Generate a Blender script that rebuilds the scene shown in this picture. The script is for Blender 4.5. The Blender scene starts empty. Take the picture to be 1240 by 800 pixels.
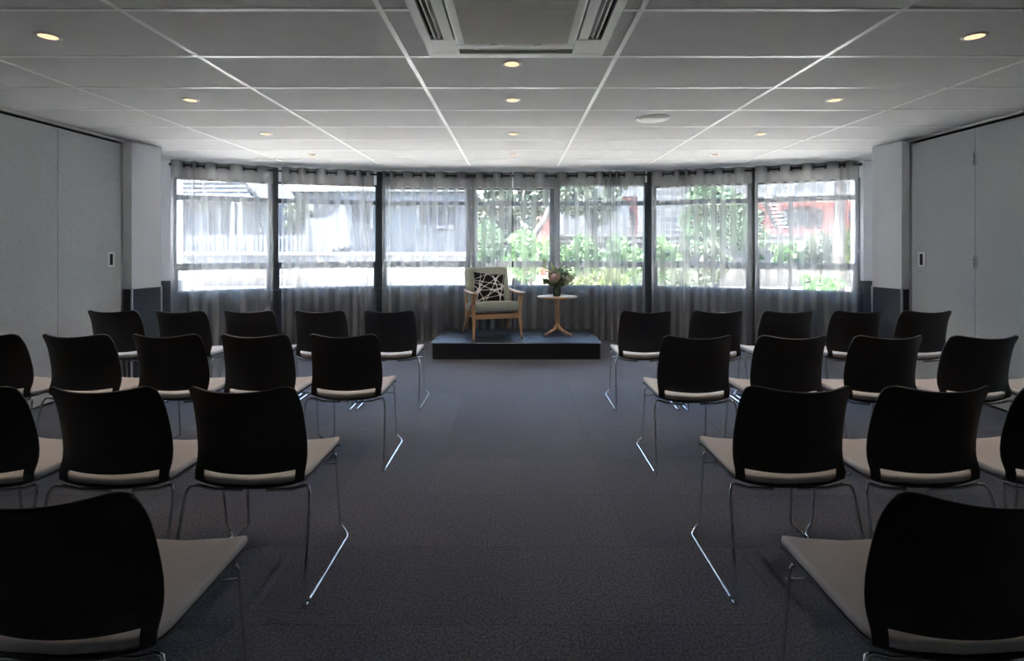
import bpy, bmesh, math, random
from mathutils import Vector, Matrix
random.seed(7)
PI = math.pi
SC = bpy.context.scene
COL = SC.collection

# ------------------------------------------------------------------ camera
F = 642.0                      # focal length in pixels of a 1240 px wide frame
EYE = 1.38                     # camera height; camera looks along +Y
cam_d = bpy.data.cameras.new('camera')
cam_d.sensor_width = 36.0
cam_d.lens = F / 1240 * 36.0
cam_d.shift_x = -4 / 1240
cam_d.shift_y = -103 / 1240
cam_d.clip_start = 0.05
cam_d.clip_end = 300
cam = bpy.data.objects.new('camera', cam_d)
cam.location = (0, 0, EYE)
cam.rotation_euler = (PI / 2, 0, 0)
COL.objects.link(cam)
SC.camera = cam

# ------------------------------------------------------------------ sky, sun, exposure
SUN_EL, SUN_AZ = math.radians(72), math.radians(245)      # behind the camera, a little to its left
w = bpy.data.worlds.new('sky')
SC.world = w
w.use_nodes = True
nt = w.node_tree
nt.nodes.clear()
sky = nt.nodes.new('ShaderNodeTexSky')
sky.sky_type = 'NISHITA'
sky.sun_disc = False
sky.sun_elevation = SUN_EL
sky.sun_rotation = SUN_AZ
sky.air_density = 1.0
sky.dust_density = 2.0
bg = nt.nodes.new('ShaderNodeBackground')
bg.inputs['Strength'].default_value = 0.36
ow = nt.nodes.new('ShaderNodeOutputWorld')
hz = nt.nodes.new('ShaderNodeHueSaturation')      # thin bright haze over the blue
hz.inputs['Saturation'].default_value = 1.0
nt.links.new(sky.outputs[0], hz.inputs['Color'])
nt.links.new(hz.outputs[0], bg.inputs['Color'])
nt.links.new(bg.outputs[0], ow.inputs['Surface'])
sun_d = bpy.data.lights.new('sun', 'SUN')
sun_d.energy = 17
sun_d.angle = math.radians(0.6)
sun_d.color = (1.0, 0.95, 0.88)
sun = bpy.data.objects.new('sun', sun_d)
sd = Vector((math.sin(SUN_AZ) * math.cos(SUN_EL), math.cos(SUN_AZ) * math.cos(SUN_EL), math.sin(SUN_EL)))
sun.rotation_euler = sd.to_track_quat('Z', 'Y').to_euler()
sun.location = (-6, -12, 14)
COL.objects.link(sun)
SC.view_settings.view_transform = 'Standard'
SC.view_settings.look = 'None'
SC.view_settings.gamma = 1.0
SC.view_settings.use_curve_mapping = False
SC.view_settings.exposure = 3.25

# ------------------------------------------------------------------ helpers
def at(px, py, D):
    """photo pixel at depth D (metres in front of the lens) -> point of the place"""
    return Vector(((px - 624) * D / F, D, EYE - (py - 297) * D / F))

class MB:
    def __init__(s, org=(0, 0, 0)):
        s.v = []; s.f = []; s.o = Vector(org); s.sm = []
    def add(s, vs, fs, smooth=False):
        b = len(s.v)
        s.v += [Vector(p) - s.o for p in vs]
        s.f += [tuple(b + i for i in f) for f in fs]
        s.sm += [smooth] * len(fs)
        return s
    def box(s, x0, y0, z0, x1, y1, z1):
        vs = [(x, y, z) for z in (z0, z1) for y in (y0, y1) for x in (x0, x1)]
        return s.add(vs, [(0, 2, 3, 1), (4, 5, 7, 6), (0, 1, 5, 4), (2, 6, 7, 3), (0, 4, 6, 2), (1, 3, 7, 5)])
    def bar(s, p, q, a, b, up=(0, 0, 1)):
        """box section a x b from p to q"""
        p, q = Vector(p), Vector(q); t = (q - p).normalized(); u = Vector(up)
        if abs(t.dot(u)) > .98: u = Vector((0, 1, 0))
        r = t.cross(u).normalized(); u = r.cross(t)
        vs = []
        for c in (p, q):
            for sx, sy in ((-1, -1), (1, -1), (1, 1), (-1, 1)):
                vs.append(c + r * a / 2 * sx + u * b / 2 * sy)
        return s.add(vs, [(3, 2, 1, 0), (4, 5, 6, 7), (0, 1, 5, 4), (1, 2, 6, 5), (2, 3, 7, 6), (3, 0, 4, 7)])
    def tube(s, pts, r, n=8, closed=False, cap=True, flat=1.0):
        pts = [Vector(p) for p in pts]; m = len(pts)
        rr = r if isinstance(r, (list, tuple)) else [r] * m
        vs = []; fs = []; prev = None
        for i, p in enumerate(pts):
            if closed: t = pts[(i + 1) % m] - pts[i - 1]
            else: t = pts[min(i + 1, m - 1)] - pts[max(i - 1, 0)]
            t.normalize()
            if prev is None:
                u = Vector((0, 0, 1)) if abs(t.z) < .9 else Vector((1, 0, 0))
            else: u = prev
            a = (u - t * u.dot(t)).normalized(); prev = a; b = t.cross(a)
            for k in range(n):
                an = 2 * PI * k / n
                vs.append(p + (a * math.cos(an) * flat + b * math.sin(an)) * rr[i])
        for i in range(m if closed else m - 1):
            j = (i + 1) % m
            for k in range(n):
                l = (k + 1) % n
                fs.append((i * n + k, i * n + l, j * n + l, j * n + k))
        if cap and not closed:
            fs.append(tuple(reversed(range(n)))); fs.append(tuple((m - 1) * n + k for k in range(n)))
        return s.add(vs, fs, True)
    def lathe(s, prof, n=32, c=(0, 0, 0), smooth=True):
        vs = []; fs = []; m = len(prof); c = Vector(c)
        for r, z in prof:
            for k in range(n):
                a = 2 * PI * k / n; vs.append(c + Vector((r * math.cos(a), r * math.sin(a), z)))
        for i in range(m - 1):
            for k in range(n):
                l = (k + 1) % n; fs.append((i * n + k, i * n + l, (i + 1) * n + l, (i + 1) * n + k))
        if prof[0][0] > 1e-6: fs.append(tuple(reversed(range(n))))
        if prof[-1][0] > 1e-6: fs.append(tuple((m - 1) * n + k for k in range(n)))
        return s.add(vs, fs, smooth)
    def prism(s, poly, z0, z1):
        n = len(poly)
        vs = [(x, y, z0) for x, y in poly] + [(x, y, z1) for x, y in poly]
        return s.add(vs, [tuple(reversed(range(n))), tuple(range(n, 2 * n))] + [(i, (i + 1) % n, n + (i + 1) % n, n + i) for i in range(n)])
    def xprism(s, poly, y0, y1):
        """polygon in x-z extruded along y"""
        n = len(poly)
        vs = [(x, y0, z) for x, z in poly] + [(x, y1, z) for x, z in poly]
        return s.add(vs, [tuple(range(n)), tuple(reversed(range(n, 2 * n)))] + [(i, n + i, n + (i + 1) % n, (i + 1) % n) for i in range(n)])
    def sq(s, a, b, c, e1=.3, e2=.3, nu=28, nv=14, fn=None, cen=(0, 0, 0)):
        """superellipsoid pillow, fn(x,y,z)->point bends it"""
        sp = lambda v, e: math.copysign(abs(v) ** e, v)
        vs = []; fs = []
        for i in range(1, nv):
            la = -PI / 2 + PI * i / nv
            for k in range(nu):
                lo = 2 * PI * k / nu
                p = Vector((a * sp(math.cos(la), e1) * sp(math.cos(lo), e2), b * sp(math.cos(la), e1) * sp(math.sin(lo), e2), c * sp(math.sin(la), e1)))
                vs.append(p)
        for i in range(nv - 2):
            for k in range(nu):
                l = (k + 1) % nu; fs.append((i * nu + k, i * nu + l, (i + 1) * nu + l, (i + 1) * nu + k))
        vs.append(Vector((0, 0, -c))); vs.append(Vector((0, 0, c))); B = len(vs) - 2
        for k in range(nu):
            l = (k + 1) % nu
            fs.append((l, k, B)); fs.append(((nv - 2) * nu + k, (nv - 2) * nu + l, B + 1))
        if fn: vs = [Vector(fn(*p)) for p in vs]
        return s.add([p + Vector(cen) for p in vs], fs, True)
    def build(s, name, mat, parent=None):
        me = bpy.data.meshes.new(name)
        me.from_pydata([tuple(v) for v in s.v], [], s.f)
        me.polygons.foreach_set('use_smooth', s.sm)
        me.materials.append(mat)
        me.update()
        o = bpy.data.objects.new(name, me)
        COL.objects.link(o)
        if parent: o.parent = parent
        elif s.o.length: o.location = s.o
        return o

def mirror_x(mb):
    m = MB(); m.o = mb.o.copy()
    m.v = [Vector((-v.x, v.y, v.z)) for v in mb.v]; m.f = [tuple(reversed(f)) for f in mb.f]; m.sm = list(mb.sm)
    return m

def tag(o, label, cat, group=None, kind=None):
    o['label'] = label; o['category'] = cat
    if group: o['group'] = group
    if kind: o['kind'] = kind
    return o
def thing(name, loc, label, cat, group=None, rz=0):
    o = bpy.data.objects.new(name, None); COL.objects.link(o)
    o.empty_display_size = .1
    o.location = loc; o.rotation_euler = (0, 0, rz)
    return tag(o, label, cat, group)
def struct(o, label=None):
    o['kind'] = 'structure'
    if label: o['label'] = label
    return o
def sempty(name, loc=(0, 0, 0), label=None):
    o = bpy.data.objects.new(name, None); COL.objects.link(o); o.location = loc
    return struct(o, label)
def copy_tree(o, parent=None):
    c = o.copy(); COL.objects.link(c)
    if parent: c.parent = parent
    for ch in list(o.children): copy_tree(ch, c)
    return c
def bevel(o, wdt, seg=2, angle=0.6):
    bm = bmesh.new(); bm.from_mesh(o.data)
    bmesh.ops.remove_doubles(bm, verts=bm.verts, dist=1e-6)
    ed = [e for e in bm.edges if len(e.link_faces) == 2 and e.calc_face_angle(0) > angle]
    bmesh.ops.bevel(bm, geom=ed, offset=wdt, segments=seg, profile=.5, affect='EDGES')
    bm.to_mesh(o.data); bm.free()
    return o

# ------------------------------------------------------------------ materials
def mat(name, col, rough=.6, metal=0, spec=.5, var=None, bump=None, sheen=0, coat=0):
    """var=(scale, colour2, fac) noise mottling ; bump=(scale, strength)"""
    m = bpy.data.materials.new(name); m.use_nodes = True
    t = m.node_tree; b = t.nodes['Principled BSDF']
    b.inputs['Base Color'].default_value = (*col, 1); b.inputs['Roughness'].default_value = rough
    b.inputs['Metallic'].default_value = metal; b.inputs['Specular IOR Level'].default_value = spec
    if sheen: b.inputs['Sheen Weight'].default_value = sheen
    if coat: b.inputs['Coat Weight'].default_value = coat
    tc = t.nodes.new('ShaderNodeTexCoord')
    if var:
        n = t.nodes.new('ShaderNodeTexNoise'); n.inputs['Scale'].default_value = var[0]; n.inputs['Detail'].default_value = 4
        t.links.new(tc.outputs['Object'], n.inputs['Vector'])
        r = t.nodes.new('ShaderNodeMapRange'); r.inputs[1].default_value = .35; r.inputs[2].default_value = .65; r.inputs[4].default_value = var[2]
        mx = t.nodes.new('ShaderNodeMixRGB'); mx.inputs[1].default_value = (*col, 1); mx.inputs[2].default_value = (*var[1], 1)
        t.links.new(n.outputs['Fac'], r.inputs[0]); t.links.new(r.outputs[0], mx.inputs[0]); t.links.new(mx.outputs[0], b.inputs['Base Color'])
    if bump:
        n2 = t.nodes.new('ShaderNodeTexNoise'); n2.inputs['Scale'].default_value = bump[0]; n2.inputs['Detail'].default_value = 3
        t.links.new(tc.outputs['Object'], n2.inputs['Vector'])
        bp = t.nodes.new('ShaderNodeBump'); bp.inputs['Strength'].default_value = bump[1]; bp.inputs['Distance'].default_value = .01
        t.links.new(n2.outputs['Fac'], bp.inputs['Height']); t.links.new(bp.outputs[0], b.inputs['Normal'])
    return m

def wood(name, c1, c2, rough=.42, scale=(18, 18, 1.6)):
    m = mat(name, c1, rough)
    t = m.node_tree; b = t.nodes['Principled BSDF']
    tc = t.nodes.new('ShaderNodeTexCoord'); mp = t.nodes.new('ShaderNodeMapping'); mp.inputs['Scale'].default_value = scale
    n = t.nodes.new('ShaderNodeTexNoise'); n.inputs['Scale'].default_value = 3; n.inputs['Detail'].default_value = 6
    mx = t.nodes.new('ShaderNodeMixRGB'); mx.inputs[1].default_value = (*c1, 1); mx.inputs[2].default_value = (*c2, 1)
    t.links.new(tc.outputs['Object'], mp.inputs[0]); t.links.new(mp.outputs[0], n.inputs['Vector'])
    t.links.new(n.outputs['Fac'], mx.inputs[0]); t.links.new(mx.outputs[0], b.inputs['Base Color'])
    return m

M = {}
M['shell'] = mat('black_plastic', (.028, .026, .025), .42, spec=.5, bump=(900, .05))
M['seat'] = mat('taupe_wool', (.76, .69, .655), .9, spec=.3, var=(420, (.57, .52, .495), .8), bump=(700, .25), sheen=.15)
M['chrome'] = mat('chrome', (.72, .73, .75), .12, metal=1)
M['tile'] = mat('ceiling_tile_white', (.68, .68, .685), .9, spec=.2, var=(6, (.65, .65, .655), .6), bump=(350, .06))
M['tbar'] = mat('ceiling_bar_white', (.93, .93, .93), .3)
M['paint'] = mat('wall_paint_pale_grey', (.86, .87, .89), .6, spec=.3, bump=(180, .04))
M['dado'] = mat('dado_charcoal_blue', (.060, .070, .088), .5, spec=.4, bump=(180, .04))
M['alu'] = mat('satin_aluminium', (.62, .64, .66), .3, metal=.9)
M['frame'] = mat('window_frame_slate', (.055, .068, .088), .45)
M['post'] = mat('window_post_charcoal', (.028, .030, .034), .5)
M['black'] = mat('black_metal', (.010, .010, .011), .4)
M['stagetop'] = mat('stage_top_black', (.022, .026, .034), .42, spec=.5, var=(5, (.03, .034, .042), .6))
M['stageskirt'] = mat('stage_skirt_black', (.006, .006, .007), .65)
M['plastic'] = mat('white_plastic', (.85, .85, .83), .4)
M['grille'] = mat('grille_grey', (.82, .80, .74), .6)
M['dark'] = mat('dark_recess', (.02, .02, .02), .8)
M['vane'] = mat('vane_grey', (.45, .44, .42), .4)
M['wood'] = wood('oiled_oak', (.72, .42, .22), (.55, .30, .14))
M['woodtop'] = wood('oiled_oak_top', (.56, .36, .20), (.46, .27, .13), .35, (3, 22, 3))
M['sage'] = mat('sage_weave', (.50, .54, .46), .95, spec=.15, var=(300, (.38, .42, .35), .8), bump=(500, .3), sheen=.2)
M['webbing'] = mat('dark_base_cloth', (.02, .018, .016), .9)

def carpet_mat():
    m = mat('carpet_charcoal', (.050, .050, .055), .95, spec=.15)
    t = m.node_tree; b = t.nodes['Principled BSDF']; N = t.nodes.new; L = t.links.new
    tc = N('ShaderNodeTexCoord'); geo = N('ShaderNodeNewGeometry')
    n1 = N('ShaderNodeTexNoise'); n1.inputs['Scale'].default_value = 260; n1.inputs['Detail'].default_value = 4; n1.inputs['Roughness'].default_value = .8
    n2 = N('ShaderNodeTexNoise'); n2.inputs['Scale'].default_value = 105; n2.inputs['Detail'].default_value = 2
    L(geo.outputs['Position'], n1.inputs['Vector']); L(geo.outputs['Position'], n2.inputs['Vector'])
    r = N('ShaderNodeValToRGB'); r.color_ramp.elements[0].position = .40; r.color_ramp.elements[0].color = (.023, .022, .0245, 1)
    r.color_ramp.elements[1].position = .62; r.color_ramp.elements[1].color = (.228, .213, .226, 1)
    ad = N('ShaderNodeMath'); ad.operation = 'ADD'; ad.inputs[1].default_value = 0
    mm = N('ShaderNodeMath'); mm.operation = 'MULTIPLY'; mm.inputs[1].default_value = .5
    m2 = N('ShaderNodeMath'); m2.operation = 'MULTIPLY'; m2.inputs[1].default_value = .5
    L(n1.outputs['Fac'], mm.inputs[0]); L(n2.outputs['Fac'], m2.inputs[0]); L(mm.outputs[0], ad.inputs[0]); L(m2.outputs[0], ad.inputs[1])
    L(ad.outputs[0], r.inputs[0])
    oi = N('ShaderNodeObjectInfo'); mr = N('ShaderNodeMapRange'); mr.inputs[3].default_value = .90; mr.inputs[4].default_value = 1.12
    L(oi.outputs['Random'], mr.inputs[0])
    mx = N('ShaderNodeMixRGB'); mx.blend_type = 'MULTIPLY'; mx.inputs[0].default_value = 1
    L(r.outputs[0], mx.inputs[1]); L(mr.outputs[0], mx.inputs[2]); L(mx.outputs[0], b.inputs['Base Color'])
    bp = N('ShaderNodeBump'); bp.inputs['Strength'].default_value = .7; bp.inputs['Distance'].default_value = .006
    L(n1.outputs['Fac'], bp.inputs['Height']); L(bp.outputs[0], b.inputs['Normal'])
    b.inputs['Sheen Weight'].default_value = .45; b.inputs['Sheen Roughness'].default_value = .4; b.inputs['Sheen Tint'].default_value = (.8, .86, 1, 1)
    return m
M['carpet'] = carpet_mat()

def felt_mat():
    m = mat('partition_felt', (.30, .31, .315), .9, spec=.2)
    t = m.node_tree; b = t.nodes['Principled BSDF']; N = t.nodes.new; L = t.links.new
    geo = N('ShaderNodeNewGeometry'); mp = N('ShaderNodeMapping'); mp.inputs['Scale'].default_value = (1, 1, .25)
    n1 = N('ShaderNodeTexNoise'); n1.inputs['Scale'].default_value = 160; n1.inputs['Detail'].default_value = 5; n1.inputs['Roughness'].default_value = .75
    L(geo.outputs['Position'], mp.inputs[0]); L(mp.outputs[0], n1.inputs['Vector'])
    r = N('ShaderNodeValToRGB'); r.color_ramp.elements[0].position = .36; r.color_ramp.elements[0].color = (.50, .515, .515, 1)
    r.color_ramp.elements[1].position = .64; r.color_ramp.elements[1].color = (.66, .68, .68, 1)
    L(n1.outputs['Fac'], r.inputs[0]); L(r.outputs[0], b.inputs['Base Color'])
    bp = N('ShaderNodeBump'); bp.inputs['Strength'].default_value = .2; bp.inputs['Distance'].default_value = .003
    L(n1.outputs['Fac'], bp.inputs['Height']); L(bp.outputs[0], b.inputs['Normal'])
    return m
M['felt'] = felt_mat()

def sheer(name, base, edge, col, head=False):
    m = bpy.data.materials.new(name); m.use_nodes = True
    t = m.node_tree; t.nodes.clear(); N = t.nodes.new; L = t.links.new
    o = N('ShaderNodeOutputMaterial'); tr = N('ShaderNodeBsdfTransparent'); df = N('ShaderNodeBsdfDiffuse'); tl = N('ShaderNodeBsdfTranslucent')
    df.inputs[0].default_value = (*col, 1); tl.inputs[0].default_value = (*col, 1)
    a = N('ShaderNodeMixShader'); a.inputs[0].default_value = .36; L(df.outputs[0], a.inputs[1]); L(tl.outputs[0], a.inputs[2])
    lw = N('ShaderNodeLayerWeight'); lw.inputs['Blend'].default_value = .5
    pw = N('ShaderNodeMath'); pw.operation = 'POWER'; pw.inputs[1].default_value = 1.8; L(lw.outputs['Facing'], pw.inputs[0])
    mr = N('ShaderNodeMapRange'); mr.inputs[3].default_value = base; mr.inputs[4].default_value = edge; L(pw.outputs[0], mr.inputs[0])
    # woven threads: fine vertical slubs
    geo = N('ShaderNodeTexCoord'); mp = N('ShaderNodeMapping'); mp.inputs['Scale'].default_value = (1, 1, .02)
    nz = N('ShaderNodeTexNoise'); nz.inputs['Scale'].default_value = 130; nz.inputs['Detail'].default_value = 3
    L(geo.outputs['Object'], mp.inputs[0]); L(mp.outputs[0], nz.inputs['Vector'])
    mr2 = N('ShaderNodeMapRange'); mr2.inputs[1].default_value = .3; mr2.inputs[2].default_value = .7; mr2.inputs[3].default_value = 0; mr2.inputs[4].default_value = 0
    L(nz.outputs['Fac'], mr2.inputs[0])
    ad = N('ShaderNodeMath'); ad.operation = 'ADD'; ad.use_clamp = True; L(mr.outputs[0], ad.inputs[0]); L(mr2.outputs[0], ad.inputs[1])
    mx = N('ShaderNodeMixShader'); L(ad.outputs[0], mx.inputs[0]); L(tr.outputs[0], mx.inputs[1]); L(a.outputs[0], mx.inputs[2])
    L(mx.outputs[0], o.inputs['Surface'])
    return m
M['sheer'] = sheer('sheer_grey', .33, .97, (.66, .65, .64))
M['sheer_head'] = sheer('sheer_grey_doubled', .66, .96, (.32, .315, .31))

def glass_mat(name, tint=(1, 1, 1), refl=.05):
    m = bpy.data.materials.new(name); m.use_nodes = True
    t = m.node_tree; t.nodes.clear(); N = t.nodes.new; L = t.links.new
    o = N('ShaderNodeOutputMaterial'); tr = N('ShaderNodeBsdfTransparent'); tr.inputs[0].default_value = (*tint, 1)
    g = N('ShaderNodeBsdfGlossy'); g.inputs['Roughness'].default_value = .02
    fr = N('ShaderNodeFresnel'); fr.inputs[0].default_value = 1.45
    mx = N('ShaderNodeMixShader'); L(fr.outputs[0], mx.inputs[0]); L(tr.outputs[0], mx.inputs[1]); L(g.outputs[0], mx.inputs[2]); L(mx.outputs[0], o.inputs[0])
    return m
M['glass'] = glass_mat('window_glass', (.95, .97, .97))
M['vaseglass'] = glass_mat('vase_glass', (.86, .93, .88))
M['water'] = glass_mat('vase_water', (.90, .95, .92))

def emit(name, col, s):
    m = bpy.data.materials.new(name); m.use_nodes = True
    t = m.node_tree; t.nodes.clear(); o = t.nodes.new('ShaderNodeOutputMaterial'); e = t.nodes.new('ShaderNodeEmission')
    e.inputs[0].default_value = (*col, 1); e.inputs[1].default_value = s; t.links.new(e.outputs[0], o.inputs[0])
    return m
M['lamp'] = emit('lamp_lens', (1.0, .66, .40), .155)

# exterior
M['white_board'] = mat('white_weatherboard', (.066, .069, .072), .6)
M['white_trim'] = mat('white_trim_paint', (.078, .078, .078), .6)
M['grey_board'] = mat('grey_porch_boards', (.05, .055, .062), .7)
M['pane_dark'] = mat('house_window_glass', (.018, .021, .025), .45, spec=.15)
M['slate'] = mat('slate_roof', (.045, .05, .058), .7, var=(3, (.03, .035, .04), 1))
M['redroof'] = mat('red_roof', (.17, .05, .055), .6)
M['greyhouse'] = mat('grey_render', (.065, .07, .078), .8, var=(2, (.045, .05, .055), 1))
M['concrete'] = mat('pale_concrete', (.056, .054, .052), .85, var=(1.5, (.045, .043, .041), 1))
M['whitewall'] = mat('whitewashed_block', (.060, .060, .060), .8, var=(2, (.050, .050, .050), 1))
M['brick_red'] = mat('red_brick', (.22, .050, .038), .85, var=(12, (.16, .038, .03), 1))
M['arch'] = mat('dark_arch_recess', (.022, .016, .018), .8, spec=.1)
M['terrace'] = mat('terrace_concrete', (.065, .062, .06), .85, var=(3, (.045, .042, .04), 1))
M['soil'] = mat('garden_soil', (.075, .065, .05), .95, var=(3, (.10, .09, .07), 1))
M['bark'] = mat('bark', (.025, .021, .018), .9, var=(8, (.048, .042, .038), 1), bump=(30, .6))
def leafm(name, c1, c2, s=4): 
    m = mat(name, c1, .55, spec=.3, var=(s, c2, 1)); return m
M['leaf_bright'] = leafm('leaf_bright_green', (.026, .066, .018), (.055, .105, .035))
M['leaf_mid'] = leafm('leaf_mid_green', (.015, .038, .016), (.038, .070, .031))
M['leaf_dark'] = leafm('leaf_dark_green', (.012, .022, .014), (.03, .045, .028))
M['leaf_grey'] = leafm('leaf_grey_green', (.027, .038, .025), (.050, .065, .042))
M['leaf_yellow'] = leafm('leaf_yellow_green', (.045, .068, .018), (.075, .09, .03))

# ------------------------------------------------------------------ room plan
P = [Vector((-4.38, 6.76)), Vector((-3.34, 7.34)), Vector((-1.98, 7.77)), Vector((-.655, 7.89)), Vector((.595, 7.89)), Vector((1.98, 7.76)), Vector((3.29, 7.33)), Vector((4.42, 6.76))]
ROOM = [(-4.56, -2.6), (4.60, -2.6), (4.60, 6.74), tuple(P[7])] + [tuple(P[i]) for i in range(6, -1, -1)] + [(-4.56, 6.74)]
XL, XR = -4.03, 4.05
ZC = 2.46
def offs(poly, d):
    """shift polyline towards the room (towards -normal) by d"""
    out = []
    n = len(poly)
    for i in range(n):
        a = poly[max(i - 1, 0)]; b = poly[min(i + 1, n - 1)]
        def nrm(p, q):
            t = (q - p).normalized(); return Vector((t.y, -t.x))
        if i == 0: nn = nrm(poly[0], poly[1]); out.append(poly[0] + nn * d)
        elif i == n - 1: nn = nrm(poly[-2], poly[-1]); out.append(poly[-1] + nn * d)
        else:
            n1 = nrm(a, poly[i]); n2 = nrm(poly[i], b); nn = (n1 + n2).normalized(); out.append(poly[i] + nn * d / nn.dot(n1))
    return out

def clip(poly, cp):
    """clip convex polygon by convex ccw polygon cp"""
    for i in range(len(cp)):
        a = cp[i]; b = cp[(i + 1) % len(cp)]
        out = []
        ins = lambda p: (b[0] - a[0]) * (p[1] - a[1]) - (b[1] - a[1]) * (p[0] - a[0]) >= -1e-9
        for k in range(len(poly)):
            p = poly[k]; q = poly[(k + 1) % len(poly)]
            ip, iq = ins(p), ins(q)
            if ip: out.append(p)
            if ip != iq:
                d1 = (b[0] - a[0]) * (p[1] - a[1]) - (b[1] - a[1]) * (p[0] - a[0])
                d2 = (b[0] - a[0]) * (q[1] - a[1]) - (b[1] - a[1]) * (q[0] - a[0])
                t = d1 / (d1 - d2); out.append((p[0] + t * (q[0] - p[0]), p[1] + t * (q[1] - p[1])))
        poly = out
        if len(poly) < 3: return []
    ar = sum(poly[k][0] * poly[(k + 1) % len(poly)][1] - poly[(k + 1) % len(poly)][0] * poly[k][1] for k in range(len(poly))) / 2
    return poly if ar > 1e-4 else []

# floor: slab + carpet tiles (500 mm), the ones in view are pieces
floor = struct(MB().prism(ROOM, -.15, -.008).build('floor', M['carpet']))
T = .5; g = .0006
rest = MB()
for j in range(-6, 16):
    for i in range(-10, 10):
        x0, y0 = i * T + .02, j * T - .07
        pl = clip([(x0 + g, y0 + g), (x0 + T - g, y0 + g), (x0 + T - g, y0 + T - g), (x0 + g, y0 + T - g)], ROOM)
        if not pl: continue
        if y0 + T < 1.6 or abs(x0 + T / 2) > 4.3:
            rest.prism(pl, -.008, 0)
        else:
            cx, cy = x0 + T / 2, y0 + T / 2
            o = MB((cx, cy, 0)).prism(pl, -.008, 0).build('carpet_tile', M['carpet'], floor); o.location = (cx, cy, 0)
rest.build('carpet_tiles_behind', M['carpet'], floor)['kind'] = 'stuff'

# ceiling: slab, tiles, T bars
ceil = struct(MB().prism(ROOM, ZC + .02, ZC + .30).build('ceiling', M['tile']))
XS = [-.02 + (k + .5) * 1.194 for k in range(-5, 5)]
YS = [.63 + .6 * k for k in range(-6, 14)]
CPOLY = ROOM
for i in range(len(XS) - 1):
    for j in range(len(YS) - 1):
        pl = clip([(XS[i] + .004, YS[j] + .004), (XS[i + 1] - .004, YS[j] + .004), (XS[i + 1] - .004, YS[j + 1] - .004), (XS[i] + .004, YS[j + 1] - .004)], CPOLY)
        if not pl: continue
        cx, cy = (XS[i] + XS[i + 1]) / 2, (YS[j] + YS[j + 1]) / 2
        o = MB((cx, cy, ZC)).prism(pl, ZC, ZC + .018).build('ceiling_tile', M['tile'], ceil); o.location = (cx, cy, ZC)
for x in XS:
    pl = clip([(x - .013, -2.6), (x + .013, -2.6), (x + .013, 8), (x - .013, 8)], CPOLY)
    if pl and abs(x) < 4.0:
        o = MB().prism(pl, ZC - .0035, ZC - .0005).build('main_bar', M['tbar'], ceil)
for y in YS:
    for i in range(len(XS) - 1):
        pl = clip([(XS[i] + .013, y - .013), (XS[i + 1] - .013, y - .013), (XS[i + 1] - .013, y + .013), (XS[i] + .013, y + .013)], CPOLY)
        if pl: MB().prism(pl, ZC - .003, ZC - .0005).build('cross_bar', M['tbar'], ceil)

# roof and outer walls (closes the building so that sun and sky come in through the windows only)
wl = MB(); wl.box(-4.85, -2.8, -.15, -4.56, 6.9, 2.76); struct(wl.build('wall_left', M['paint']))
wr = MB(); wr.box(4.60, -2.8, -.15, 4.88, 6.9, 2.76); struct(wr.build('wall_right', M['paint']))
wb = MB(); wb.box(-4.85, -2.85, -.15, 4.88, -2.6, 2.76); struct(wb.build('wall_back', M['paint']))
wf = MB()
Pi = offs(P, .0); Po = offs(P, -.22)
Pe = offs(P, -.75)
rf = MB().prism([(-4.95, -2.95), (4.98, -2.95), (4.98, 6.7)] + [tuple(p) for p in reversed(Pe)] + [(-4.95, 6.7)], 2.76, 2.90)
struct(rf.build('trim_5', M['white_trim'])); bpy.data.objects['trim_5'].name = 'roof'
SILL = .775
HEADS = [2.23, 2.235, 2.205, 2.205, 2.275, 2.22, 2.22]
for i in range(7):
    q = [tuple(Pi[i]), tuple(Po[i]), tuple(Po[i + 1]), tuple(Pi[i + 1])]
    q = q[::-1] if (Po[i] - Pi[i]).cross(Pi[i + 1] - Pi[i]) > 0 else q
wall_low = MB(); wall_head = MB()
def quadprism(mb, a, b, c, d, z0, z1):
    pl = [tuple(a), tuple(b), tuple(c), tuple(d)]
    ar = sum(pl[k][0] * pl[(k + 1) % 4][1] - pl[(k + 1) % 4][0] * pl[k][1] for k in range(4))
    if ar < 0: pl = pl[::-1]
    mb.prism(pl, z0, z1)
for i in range(7):
    quadprism(wall_low, Pi[i], Pi[i + 1], Po[i + 1], Po[i], -.15, SILL - .03)
    quadprism(wall_head, Pi[i], Pi[i + 1], Po[i + 1], Po[i], HEADS[i] + .03, 2.76)
wall_front = struct(wall_low.build('wall_front', M['dado']))
wall_head.build('window_head', M['paint'], wall_front)

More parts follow.
